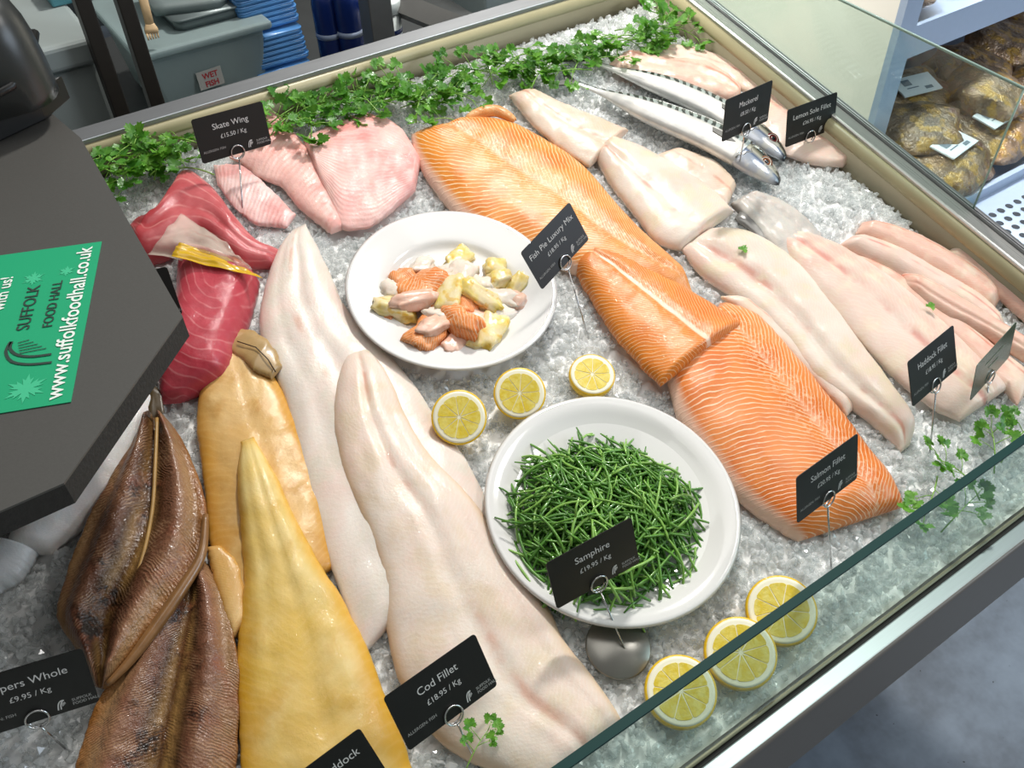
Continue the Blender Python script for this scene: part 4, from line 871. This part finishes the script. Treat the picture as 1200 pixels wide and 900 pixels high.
CH = [  # px, py, kind, half length, half width, half height, angle, lift, label
 (538, 303, 'y', 19, 8, 5, 5, 0, 'yellow smoked chunk at the top edge of the pie mix'), (495, 311, 'w', 14, 8, 5, 10, 0, 'small pale chunk at the upper left rim of the pie mix'),
 (474, 328, 's', 13, 10, 7, 60, 0, 'small orange salmon chunk at the upper left of the pie mix'), (497, 338, 's', 17, 22, 9, 70, 3, 'large orange salmon block in the upper left of the mix'),
 (485, 352, 'p', 9, 19, 7, 60, 9, 'grey pink skinny chunk leaning on the large salmon block'), (462, 362, 'y', 22, 10, 7, 120, 2, 'yellow and cream chunk at the far left of the mix'),
 (458, 339, 'w', 11, 8, 6, 20, 0, 'pale chunk at the left edge above the yellow one'), (450, 366, 's', 12, 10, 5, 30, 0, 'thin orange salmon chunk at the left edge of the mix'),
 (541, 322, 'w', 21, 11, 7, 12, 4, 'cream white chunk below the yellow chunk at the top'), (517, 326, 'w', 12, 16, 6, 75, 1, 'white chunk between large salmon block and cream chunk'),
 (529, 346, 'y', 24, 10, 8, 18, 8, 'pale yellow long chunk in the middle of the mix'), (580, 314, 'y', 11, 9, 6, 50, 1, 'yellow chunk at the upper right of the pie mix'),
 (586, 327, 'y', 12, 8, 6, -25, 4, 'bright yellow chunk right of the rolled one'), (605, 333, 'y', 15, 6, 5, 5, 2, 'slim yellow chunk at the far right of the mix'),
 (565, 349, 'y', 10, 21, 8, 0, 9, 'rolled cream yellow chunk in the right middle'), (587, 350, 'w', 12, 16, 6, 30, 3, 'pink white chunk right of the rolled chunk'),
 (602, 351, 'p', 12, 10, 5, 10, 1, 'pale pink chunk at the right edge of the mix'), (549, 356, 's', 13, 9, 6, 40, 5, 'small deep orange chunk beside the rolled chunk'),
 (536, 375, 's', 14, 22, 9, 0, 7, 'orange salmon chunk in the lower middle of the mix'), (516, 370, 'w', 9, 14, 6, 20, 5, 'small white chunk left of the lower salmon chunk'),
 (561, 375, 'p', 13, 12, 6, 20, 3, 'pink chunk right of the lower salmon chunk'), (585, 369, 'w', 17, 9, 6, -10, 2, 'white flake at the lower right of the mix'),
 (574, 388, 'y', 25, 12, 7, 16, 4, 'large cream chunk at the lower right of the mix'), (502, 392, 's', 24, 14, 7, 5, 2, 'wide salmon chunk at the lower left of the mix'),
 (508, 381, 'p', 17, 8, 5, -12, 10, 'silvery pink chunk on top of the wide salmon chunk'), (535, 402, 'p', 17, 8, 5, -5, 0, 'pale pink chunk at the bottom edge of the mix'),
 (560, 333, 'w', 12, 12, 6, 0, 3, 'white chunk above the rolled chunk'), (512, 356, 's', 12, 12, 6, 10, 1, 'orange chunk in the centre of the mix')]
for q, (px, py, kd, a, b, c, an, lf_, lab) in enumerate(CH):
    h = .012 + lf_ * .0015; p = P(px, py, h + .006); sc = (CD - p).length / F
    V, Fc = rbox(a * sc * 1.15, b * sc * 1.45, c * sc * 1.5, q, .2, 6, 3.4)
    M = Matrix.Translation((p.x, p.y, h + .004)) @ Euler((random.uniform(-.25, .25), random.uniform(-.25, .25), radians(an) + .35)).to_matrix().to_4x4()
    uv = [(v[0] / .05 + .5, v[1] / (b * sc * 1.2)) for v in V]
    o = mk(NM[kd], [M @ Vector(v) for v in V], Fc, PMS if kd == 's' else PM[kd], uv=uv); tag(o, lab, 'fish chunk', 'fish pie mix')
# ---------------------------------------------------------------- samphire
def stalk(seed):
    rnd = random.Random(seed); L = rnd.uniform(.042, .075); m = MB(); n = 9; ph = rnd.uniform(0, 6); bend = rnd.uniform(-.012, .012); bz = rnd.uniform(-.004, .006)
    pt = [Vector((L * (i / (n - 1) - .5), bend * sin(pi * i / (n - 1)), bz * sin(pi * i / (n - 1)))) for i in range(n)]
    m.tube(pt, [(.0017 if i % 2 else .0014) * (1 if i < n - 2 else .75) for i in range(n)], 6)
    for _ in range(rnd.choice((0, 1, 1, 2))):
        i = rnd.randint(3, 6); sg = rnd.choice((-1, 1)); l = rnd.uniform(.012, .026); a = pt[i]
        m.tube([a, a + Vector((l * .5, sg * l * .3, .001)), a + Vector((l, sg * l * .42, .002))], [.0013, .0013, .0009], 5)
    return m
protos = []
for sidx in range(14):
    o = stalk(sidx).build('samphire_stalk', [MT['samphire'], MT['samphire2'], MT['samphire3']][sidx % 3], local=True); protos.append(o)
rnd = random.Random(4)
PC = P(709, 604, .03)
def heap(x, y): r2 = (x / .112) ** 2 + (y / .104) ** 2; return .042 * max(0, 1 - r2) ** .8
def smat(rr, lift, out=False):
    while True:
        x, y = rnd.uniform(-1, 1), rnd.uniform(-1, 1)
        if x * x + y * y < 1: break
    rr = min(rr, 1.06)
    x, y = x * .110 * rr, y * .102 * rr; yaw = rnd.gauss(1.9, .95)
    dx, dy = cos(yaw) * .02, sin(yaw) * .02; slope = (heap(x + dx, y + dy) - heap(x - dx, y - dy)) / .04
    h = heap(x, y) + lift
    return Matrix.Translation((PC.x + x, PC.y + y, .0135 + h)) @ Matrix.Rotation(yaw, 4, 'Z') @ Matrix.Rotation(-math.atan(slope) * .8 + rnd.gauss(0, .12), 4, 'Y') @ Matrix.Rotation(rnd.uniform(0, 6.28), 4, 'X')
ms = MB()
for k in range(420):
    M = smat(.92, -rnd.uniform(.004, .016)); pr = stalk(100 + k % 40); ms.add([M @ Vector(v) for v in pr.V], pr.F)
ms.add([(PC.x + (.07 * cos(a * pi / 12) * rr), PC.y + .063 * sin(a * pi / 12) * rr, .012 + .028 * (1 - rr * rr)) for rr in (1, .66, .33) for a in range(24)], [(i * 24 + k, i * 24 + (k + 1) % 24, i * 24 + 24 + (k + 1) % 24, i * 24 + 24 + k) for i in range(2) for k in range(24)] + [tuple(48 + k for k in range(24))])
o = ms.build('samphire_heap', MT['samphire2']); tag(o, 'tangled mass of green samphire stalks under the loose top ones', 'samphire', None, 'stuff')
for k in range(300):
    src = protos[k % 14]; o = src if k < 14 else src.copy()
    if k >= 14: COL.objects.link(o)
    rim = k >= 262
    M = DM @ smat(1.0 if not rim else 1.14, rnd.uniform(.0, .006))
    o.location = M.to_translation(); o.rotation_euler = M.to_euler(); s = rnd.uniform(.8, 1.15); o.scale = (s, s, s)
    tag(o, 'thin green samphire stalk in the heap on the white plate', 'samphire', 'samphire stalks heaped on the plate')
# ---------------------------------------------------------------- lemons
def lemon(px, py, r, face, thick, kind, label, lift=.0):
    """px,py: middle of the cut face; face: 0 lies flat .. 1 looks straight at the counter's viewer"""
    p = P(px, py, .012 + lift); vd = (CD - p).normalized(); nrm = Vector((0, 0, 1)).lerp(vd, face).normalized()
    zz = max(.004, (thick if kind == 'slice' else r * .62) * nrm.z + r * sqrt(max(0, 1 - nrm.z ** 2)) * .78) + lift
    p = P(px, py, zz); ax = nrm.cross(Vector((0, 1, 0))).normalized(); ay = nrm.cross(ax)
    M = Matrix((ax, ay, nrm)).transposed().to_4x4(); M.translation = p
    T = lambda VF: ([M @ Vector(v) for v in VF.V], VF.F)
    e = empty('lemon_' + kind, dk((p.x, p.y, 0)), label, 'lemon')
    if kind == 'half': prof = [(r * sqrt(max(0, 1 - (k / 9) ** 2)) if k < 9 else .002, -k / 9 * r * .85) for k in range(9, -1, -1)] + [(r * .985, .0008), (r * .93, .001)]
    else: prof = [(r * .93, -thick), (r * .985, -thick * .95), (r, -thick * .6), (r, -thick * .25), (r * .985, .0006), (r * .93, .001)]
    mk('rind', *T(MB().lathe(prof, n=56)), MT['rind'], e)
    mk('pith', *T(MB().lathe([(r * .935, -thick * .9), (r * .935, .0011), (r * .86, .0014), (r * .5, .0012), (.001, .0012)], n=56)), MT['pith'], e)
    m = MB(); ns = 9; a0 = px * .37
    for k in range(ns):
        a, b = a0 + 2 * pi * k / ns + .010, a0 + 2 * pi * (k + 1) / ns - .010; ro = r * .77; base = []; n = 8
        outl = [(r * .05, (a + b) / 2)] + [(ro * (.96 if i in (0, n) else 1.0), a + (b - a) * i / n) for i in range(n + 1)]
        V = [(q * cos(t_), q * sin(t_), .0013) for q, t_ in outl]; cx = sum(v[0] for v in V) / len(V); cy = sum(v[1] for v in V) / len(V)
        V2 = [((v[0] - cx) * .97 + cx, (v[1] - cy) * .97 + cy, .0018) for v in V]; nn = len(V)
        m.add(V + V2, [tuple(range(nn, 2 * nn)), tuple(range(nn))[::-1]] + [(i, (i + 1) % nn, nn + (i + 1) % nn, nn + i) for i in range(nn)])
    mk('pulp', *T(m), MT['pulp'], e, smooth=False)
    OUT.append([(p.x + r * .9 * cos(k * pi / 8), p.y + r * .9 * sin(k * pi / 8) * .8) for k in range(16)])
lemon(538, 489, .0335, .8, .012, 'half', 'cut lemon half beside the cod, furthest left of the lemons')
lemon(609, 461, .0325, .72, .02, 'half', 'cut lemon half showing yellow rind just below the pie plate')
lemon(694, 439, .0300, .25, .010, 'slice', 'flat lemon slice set in the ice near the salmon')
lemon(798, 810, .0375, .45, .011, 'slice', 'lemon slice behind the front glass, next to the cod')
lemon(868, 765, .0385, .5, .011, 'slice', 'middle lemon slice of the three behind front glass', .004)
lemon(916, 715, .0385, .5, .011, 'slice', 'lemon slice behind front glass nearest the salmon price sign', .010)
# ---------------------------------------------------------------- parsley
def leaflet(m, o, d, up, L, rnd):
    d = d.normalized(); s = d.cross(up).normalized(); u2 = s.cross(d); V = [o]; n = 21; cup = rnd.uniform(-6, 10)
    for k in range(n):
        a = radians(-128 + 256 * k / (n - 1)); lobe = .58 + .42 * abs(cos(1.5 * a)) ** .8; r = L * lobe * (1.0 if k % 2 == 0 else .80) * (.72 + .28 * cos(a / 2))
        x = L * .25 + r * cos(a); y = r * sin(a) * .95; V.append(o + d * x + s * y + u2 * (cup * (y * y - .3 * x * x) + .0012 * rnd.uniform(-1, 1)))
    c = o + d * L * .35 - u2 * .0009; V.append(c)
    m.add(V, [(n + 1, 1 + k, 2 + k) for k in range(n - 1)] + [(n + 1, 0, 1), (n + 1, n, 0)])
def sprig(seed, size=1.0):
    rnd = random.Random(seed * 7 + 1); st, lf = MB(), MB(); L = .085 * size; n = 8; bend = rnd.uniform(-.02, .02)
    sp = [Vector((L * (i / (n - 1) - .55), bend * (i / (n - 1)) ** 2, .004 + .012 * sin(pi * i / (n - 1)))) for i in range(n)]
    st.tube(sp, [.0014 - .0006 * i / n for i in range(n)], 5)
    for i, sd in ((3, 1), (4, -1), (5, 1), (6, -1), (7, 0)):
        a = sp[i]; yaw = sd * rnd.uniform(.6, 1.15); l = rnd.uniform(.018, .030) * size * (1 if sd else .7)
        b = a + Vector((cos(yaw) * l, sin(yaw) * l, rnd.uniform(.0, .012))); mid = (a + b) / 2 + Vector((0, 0, .003)); st.tube([a, mid, b], [.0009, .0008, .0006], 4)
        dd = (b - a).normalized()
        for t_ in (-.9, 0, .9):
            d2 = Matrix.Rotation(t_ + rnd.uniform(-.2, .2), 3, 'Z') @ dd; d2.z += rnd.uniform(-.35, .3); e = b + d2 * .005; st.tube([b, e], .0006, 4)
            leaflet(lf, e, d2, (Vector((0, 0, 1)) + Vector((rnd.uniform(-.5, .5), rnd.uniform(-.5, .5), 0))).normalized(), rnd.uniform(.0105, .0155) * size, rnd)
    return st, lf
SPR = []
for k in range(8):
    st, lf = sprig(k); r = empty('parsley_sprig', (0, 0, 0)); r['category'] = 'parsley'
    a = st.build('stem', MT['stem'], r, local=True); b = lf.build('leaves', MT['leaf'] if k % 3 else MT['leaf2'], r, local=True); SPR.append((r, (a, b)))
used = set()
def put_sprig(k, x, y, z, yaw, label, group=None, s=1.0, tilt=0, roll=0):
    r, ch = SPR[k % 8]
    if k % 8 in used:
        r = r.copy(); COL.objects.link(r)
        for c in ch: c2 = c.copy(); c2.parent = r; COL.objects.link(c2)
    used.add(k % 8)
    M = DM @ Matrix.Translation((x, y, z)) @ Matrix.Rotation(yaw, 4, 'Z') @ Matrix.Rotation(tilt, 4, 'Y') @ Matrix.Rotation(roll, 4, 'X')
    r.location = M.to_translation(); r.rotation_euler = M.to_euler(); r.scale = (s, s, s); tag(r, label, 'parsley', group)
    if group is None and 'group' in r: del r['group']
rnd = random.Random(21); kk = 0
band = catmull([(318, 133, 0), (350, 130, 0), (385, 128, 0), (430, 116, 0), (475, 108, 0), (520, 98, 0), (560, 92, 0), (600, 82, 0), (640, 72, 0), (680, 66, 0), (715, 52, 0), (750, 42, 0), (775, 34, 0), (800, 34, 0)], 100)
for i in range(62):
    t = i / 61; c = band[int(t * 99)]; spread = 15 if 360 < c.x < 700 else 10 if c.x > 700 else 6
    p = P(c.x + rnd.gauss(0, 6), c.y + 7 + rnd.uniform(-spread, spread), .004 + .012 * rnd.random()); p.y = min(p.y, 1.300)
    put_sprig(kk, p.x, p.y, p.z, rnd.gauss(0, .7) + rnd.choice((0, pi)), 'parsley sprig in the long green garland along the back edge', 'garland parsley sprigs', rnd.uniform(.7, 1.0), rnd.uniform(-.15, .15), rnd.uniform(-.5, .5)); kk += 1
for i in range(14):
    px = 112 + i / 13 * 112; p = P(px + rnd.gauss(0, 3), 196 - (px - 112) * .10 + rnd.uniform(-14, 16), .01 + .016 * rnd.random()); p.y = min(p.y, 1.30)
    put_sprig(kk, p.x, p.y, p.z, rnd.gauss(.0, .5) + pi * (i % 2), 'parsley sprig in the bunch left of the skate sign', 'parsley bunch by the skate sign', rnd.uniform(.75, 1.05), rnd.uniform(-.2, .2), rnd.uniform(-.5, .5)); kk += 1
for px, py, yaw, s, lab in ((1120, 560, 1.6, .8, 'single parsley sprig standing upright stalk near front glass'), (1160, 525, .9, .75, 'parsley sprig leaning to the right beside the front glass'), (1185, 515, .4, .85, 'leafy parsley sprig at the right end of the front glass'), (1090, 585, 3.6, .8, 'small parsley sprig close to the salmon tail'), (1130, 612, .3, .75, 'parsley sprig seen through the front glass')):
    p = P(px, py, .012); p.y = max(p.y, .28); put_sprig(kk, p.x, p.y, .010, yaw, lab, None, s, rnd.uniform(-.2, 0), rnd.uniform(-.4, .4)); kk += 1
p = P(556, 878, .03); put_sprig(kk, p.x, p.y, .034, .6, 'small parsley sprig lying on the cod by its sign', None, .5); kk += 1
p = P(545, 140, .01); put_sprig(kk, p.x - .04, p.y + .01, .012, 2.5, 'parsley sprig hanging down next to the back salmon side', None, .7); kk += 1
for px, py, h, lab in ((790, 103, .02, 'tiny parsley leaf lying on the mackerel back'), (870, 293, .028, 'tiny parsley leaf dropped on the long haddock fillet'), (1090, 360, .026, 'tiny parsley leaf dropped on the wide haddock fillet'), (685, 103, .012, 'tiny parsley leaf on the ice by mackerel tail')):
    r0_ = random.Random(px); m = MB(); leaflet(m, Vector((0, 0, 0)), Vector((1, .4, 0)), Vector((0, 0, 1)), .010, r0_); p = P(px, py, h); o = m.build('parsley_leaf', MT['leaf'], local=True); tag(o, lab, 'parsley')
    M = DM @ Matrix.Translation(p); o.location = M.to_translation(); o.rotation_euler = M.to_euler()
# ---------------------------------------------------------------- price signs
CW, CHH = .105, .0625
def sign(title, price, c, ax, ay, base, label, tsize=None, allergen=True, back=False, disc=False):  # back: a card front coloured by painted green reflection, print faint
    c, ax, ay = Vector(c), Vector(ax).normalized(), Vector(ay); ay = (ay - ax * ay.dot(ax)).normalized(); az = ax.cross(ay)
    ring = c - ay * (CHH / 2 - .003); b = P(*base, 0) if len(base) == 2 else Vector(base)
    e = empty('price_sign', dk((b.x, b.y, 0)), label, 'price sign', None)
    pts = rrect(-CW / 2, CW / 2, -CHH / 2, CHH / 2, .0035, 4); n = len(pts)
    V = [c + ax * x + ay * y + az * t_ for t_ in (-.0004, .0004) for x, y in pts]
    cd = mk('card', V, [tuple(range(n))[::-1], tuple(range(n, 2 * n))] + [(i, (i + 1) % n, n + (i + 1) % n, n + i) for i in range(n)], MT['card_reflect' if back else 'card'], e, smooth=False)
    if not back:
        items = []
        if title: items.append((title, tsize or .0115, 0, .0105, 'CENTER', .0))
        if price: items.append((price, .0083, .001, -.0035, 'CENTER', .0))
        if items: V, Fc = place2(text2(items), c, ax, ay, .0007); mk('lettering', V, Fc, MT['ink'], cd, smooth=False)
        sm_ = ([('ALLERGEN: FISH', .0046, -CW / 2 + .005, -.0185, 'LEFT', .0)] if allergen else []) + [('SUFFOLK', .0042, CW / 2 - .0215, -.0215, 'LEFT', .01), ('FOOD HALL', .0042, CW / 2 - .0215, -.0258, 'LEFT', .01)]
        for s_ in sm_:
            V, Fc = place2(text2([s_]), c, ax, ay, .0007); mk('small_lettering', V, Fc, MT['inkdim'], cd, smooth=False)
        a, bars = logo_lines(.0095); sh_ = lambda qs: [[(x + CW / 2 - .0345, y - CHH / 2 + .0045) for x, y in q] for q in qs]
        mv = MB()
        for qs, w in ((a, .0011), (bars, .0004)):
            V, Fc = place2(strokes(sh_(qs), w), c, ax, ay, .0007); mv.add(V, Fc)
        mv.build('logo', MT['ink'], cd, smooth=False)
    else:
        V, Fc = place2(strokes([[(-.024, .011), (.024, .011)], [(-.013, -.002), (.013, -.002)]], .0022), c, ax, ay, .0007); mk('faint_print', V, Fc, plain('faint_print', '78866f', .4), cd, smooth=False)
    m = MB().torus(ring + az * .0020, ax, ay, .0098, .0010).torus(ring - az * .0020, ax, ay, .0098, .0010)
    bot = ring - ay * .0098; m.tube([bot + az * .002, bot - ay * .0012, bot - az * .002], .0010, 6)
    tip = b + (b - bot).normalized() * .012
    m.tube([bot - ay * .001, bot.lerp(b, .5), tip], .0011, 8)
    o = m.build('wire_pin', MT['wire'], e); tag(o, 'polished wire ring and pin')
    if disc:
        o = MB().lathe([(.002, .0), (.034, .0), (.0355, .0015), (.0355, .003), (.034, .0045), (.002, .0045)], (b.x - .004, b.y + .012, .0015), 40).build('base_disc', plain('mirror_disc', '8d8b84', .28, .7), e); tag(o, 'flat shiny metal disc')
        OUT.append([(b.x - .004 + .034 * cos(k * pi / 8), b.y + .012 + .034 * sin(k * pi / 8)) for k in range(16)])
sign('Skate Wing', '£15.50 / Kg', [.312, 1.2301, .0788], [.9964, .0429, -.073], [.0523, .3675, .9286], (285, 253), 'black price sign reading Skate Wing in front of green parsley')
sign('Fish Pie Luxury Mix', '£18.95 / Kg', [.584, .824, .0864], [.9367, .3108, .1613], [-.3069, .5072, .8053], (687, 388), 'black price sign reading Fish Pie Luxury Mix by the plate')
sign('Mackerel', '£8.50 / Kg', [.9561, .8732, .1377], [.9943, .0884, -.0593], [.0298, .3035, .9524], (865, 200), 'black price sign reading Mackerel above the fish heads')
sign('Lemon Sole Fillet', '£36.95 / Kg', [1.141, .8795, .0511], [.9966, -.0709, .0427], [-.0141, .3623, .9319], (946, 200), 'black price sign reading Lemon Sole Fillet by the side rail')
sign('Haddock Fillet', '£18.95 / Kg', [.8749, .4226, .0966], [.9926, .1126, -.0447], [-.0307, .5908, .8062], (1090, 527), 'black price sign reading Haddock Fillet at the haddock ends')
sign('', '', [.9913, .3952, .0604], [.9817, .1828, .0523], [-.1125, .337, .9348], (1155, 478), 'angled price sign with painted green reflection and faint print at the right edge', back=True)
sign('Salmon Fillet', '£20.95 / Kg', [.6283, .3743, .1113], [.9974, .0573, -.0433], [.0107, .4783, .8782], (974, 663), 'black price sign reading Salmon Fillet on the front salmon')
sign('Samphire', '£19.95 / Kg', [.358, .4368, .0827], [.9975, -.0539, .0456], [-.0125, .5015, .8651], (735, 768), 'black price sign reading Samphire in front of the green heap', allergen=False, disc=True)
sign('Cod Fillet', '£18.95 / Kg', [.16, .412, .0668], [.9971, .0722, -.0251], [-.0329, .7012, .7122], (560, 897), 'black price sign reading Cod Fillet on the cream cod')
def corner_sign(title, price, tr, z, ax, ay, label, **k):
    ax, ay = Vector(ax).normalized(), Vector(ay).normalized(); c = P(*tr, z) - ax * (CW / 2) - ay * (CHH / 2); r = c - ay * CHH / 2
    sign(title, price, c, ax, ay, (r.x + .002, r.y - .012, 0), label, **k)
corner_sign('Smoked Haddock', '', (421, 853), .075, [.985, .06, .10], [-.12, .72, .66], 'black price sign reading Haddock at the bottom beside smoked fish')
corner_sign('Kippers Whole', '£9.95 / Kg', (97, 759), .100, [.972, -.2, -.06], [.17, .5, .84], 'black price sign reading Kippers Whole beside the brown fish', allergen=True)
corner_sign('', '', (198, 312), .105, [.93, -.30, .1], [.13, .45, .88], 'black price sign mostly hidden beneath the slab near tuna', allergen=False)
# ---------------------------------------------------------------- crushed ice: uneven packed bed and loose chips
import numpy as np
rng = np.random.default_rng(3)
def ih(x, y):
    h = .004 * mn.noise(Vector((x * 9, y * 9, 2))) + .003 * mn.noise(Vector((x * 30, y * 30, 5)))
    h += .014 * math.exp(-((x - 1.12) / .05) ** 2 - ((y - .70) / .12) ** 2) + .010 * math.exp(-((x - 1.13) / .04) ** 2 - ((y - 1.12) / .1) ** 2) + .008 * math.exp(-((y - 1.3) / .03) ** 2) - .007
    return h
x0, x1, y0, y1, st = XL + .002, XR - .002, YF + .0015, YB - .006, .0065
nx, ny = int((x1 - x0) / st), int((y1 - y0) / st)
V = []; Fc = []
for j in range(ny + 1):
    for i in range(nx + 1):
        x, y = x0 + (x1 - x0) * i / nx, y0 + (y1 - y0) * j / ny; V.append((x, y, ih(x, y) + .0045 * mn.cell(Vector((x * 95, y * 95, 1))) - .004 + .002 * mn.noise(Vector((x * 160, y * 160, 0)))))
for j in range(ny):
    for i in range(nx): a = j * (nx + 1) + i; Fc.append((a, a + 1, a + nx + 2, a + nx + 1))
bmx = bmesh.new(); bmesh.ops.create_icosphere(bmx, subdivisions=1, radius=1); bv = np.array([v.co[:] for v in bmx.verts]); bf = [tuple(v.index for v in f.verts) for f in bmx.faces]; bmx.free()
BB = [(min(p[0] for p in o), max(p[0] for p in o), min(p[1] for p in o), max(p[1] for p in o), o) for o in OUT]
def covered(x, y):
    for a, b, c, d, o in BB:
        if a < x < b and c < y < d and inside(o, x, y): return True
    return False
AV = []; AF = []; n = 0; cnt = 0
NCH = 24000
for k in range(NCH * 2):
    x, y = rng.uniform(max(x0, -.3) + .006, x1 - .006), rng.uniform(y0 + .006, y1 - .006)
    if covered(x, y): continue
    cnt += 1
    s = rng.uniform(.0026, .0058) * (1.25 if rng.random() < .15 else 1); q = bv * (1 + rng.uniform(-.38, .3, (len(bv), 1)))
    q = q * np.array([s * rng.uniform(.8, 1.5), s * rng.uniform(.6, 1.1), s * rng.uniform(.45, .9)])
    R3 = np.array(Euler(tuple(rng.uniform(0, 6.28, 3))).to_matrix()); q = q @ R3.T + np.array([x, y, ih(x, y) + rng.uniform(-.003, .0045)])
    AV.append(q); AF += [(f[0] + n, f[1] + n, f[2] + n) for f in bf]; n += len(bv)
    if cnt >= NCH: break
AV = np.concatenate(AV)
nb = len(V)
ice = mk('crushed_ice', V + [tuple(v) for v in AV], Fc + [tuple(i + nb for i in f) for f in AF], [MT['icebed'], MT['ice']], smooth=False); tag(ice, 'crushed glassy ice filling the whole sloping counter', 'ice', None, 'stuff')
ice.data.polygons.foreach_set('material_index', [0] * len(Fc) + [1] * len(AF)); ice.data.polygons.foreach_set('use_smooth', [True] * len(Fc) + [False] * len(AF))
# ---------------------------------------------------------------- light
w = bpy.data.worlds.new('world'); SC.world = w; w.use_nodes = True; bg = w.node_tree.nodes['Background']; bg.inputs[0].default_value = srgb('d0d1d0'); bg.inputs[1].default_value = .36
def lamp(name, loc, to, size, e, col=(1, 1, 1), sy=None, beam=None):
    l = bpy.data.lights.new(name, 'AREA'); l.energy = e; l.color = col; l.size = size
    if beam: l.spread = radians(beam)
    if sy: l.shape = 'RECTANGLE'; l.size_y = sy
    o = bpy.data.objects.new(name, l); COL.objects.link(o); o.location = loc; o.rotation_euler = (Vector(to) - Vector(loc)).to_track_quat('-Z', 'Y').to_euler(); return o
LT = dk((.62, .70, 0))
lamp('counter_lamp', dk((1.75, 2.35, 2.1)), LT, .24, 66, (1, .97, .92))
lamp('counter_lamp', dk((1.75, .60, 1.7)), LT, .5, 10, (1, .98, .95))
lamp('overhead_fill', (.5, .9, 2.9), (.5, .8, .8), 1.4, 10, (1, .98, .95))
lamp('overhead_fill', (.75, 1.9, 2.2), (2.0, 1.75, .65), .5, 10, (1, .97, .9), None, 65)  # downlight added only to brighten the chiller's side panel
lamp('chiller_lamp', (2.8, 1.36, 1.25), (2.8, 1.5, .3), 1.4, 14, (.9, .96, 1), .08)
lamp('window_daylight', (4.5, -2.2, 2.2), (1.2, .6, .6), 2.2, 90, (.72, .85, 1))
SC.view_settings.view_transform = 'Standard'; SC.view_settings.look = 'None'; SC.view_settings.exposure = .03; SC.view_settings.gamma = 1; SC.view_settings.use_curve_mapping = False
SC.cycles.use_denoising = True; SC.cycles.max_bounces = 8; SC.cycles.transparent_max_bounces = 16
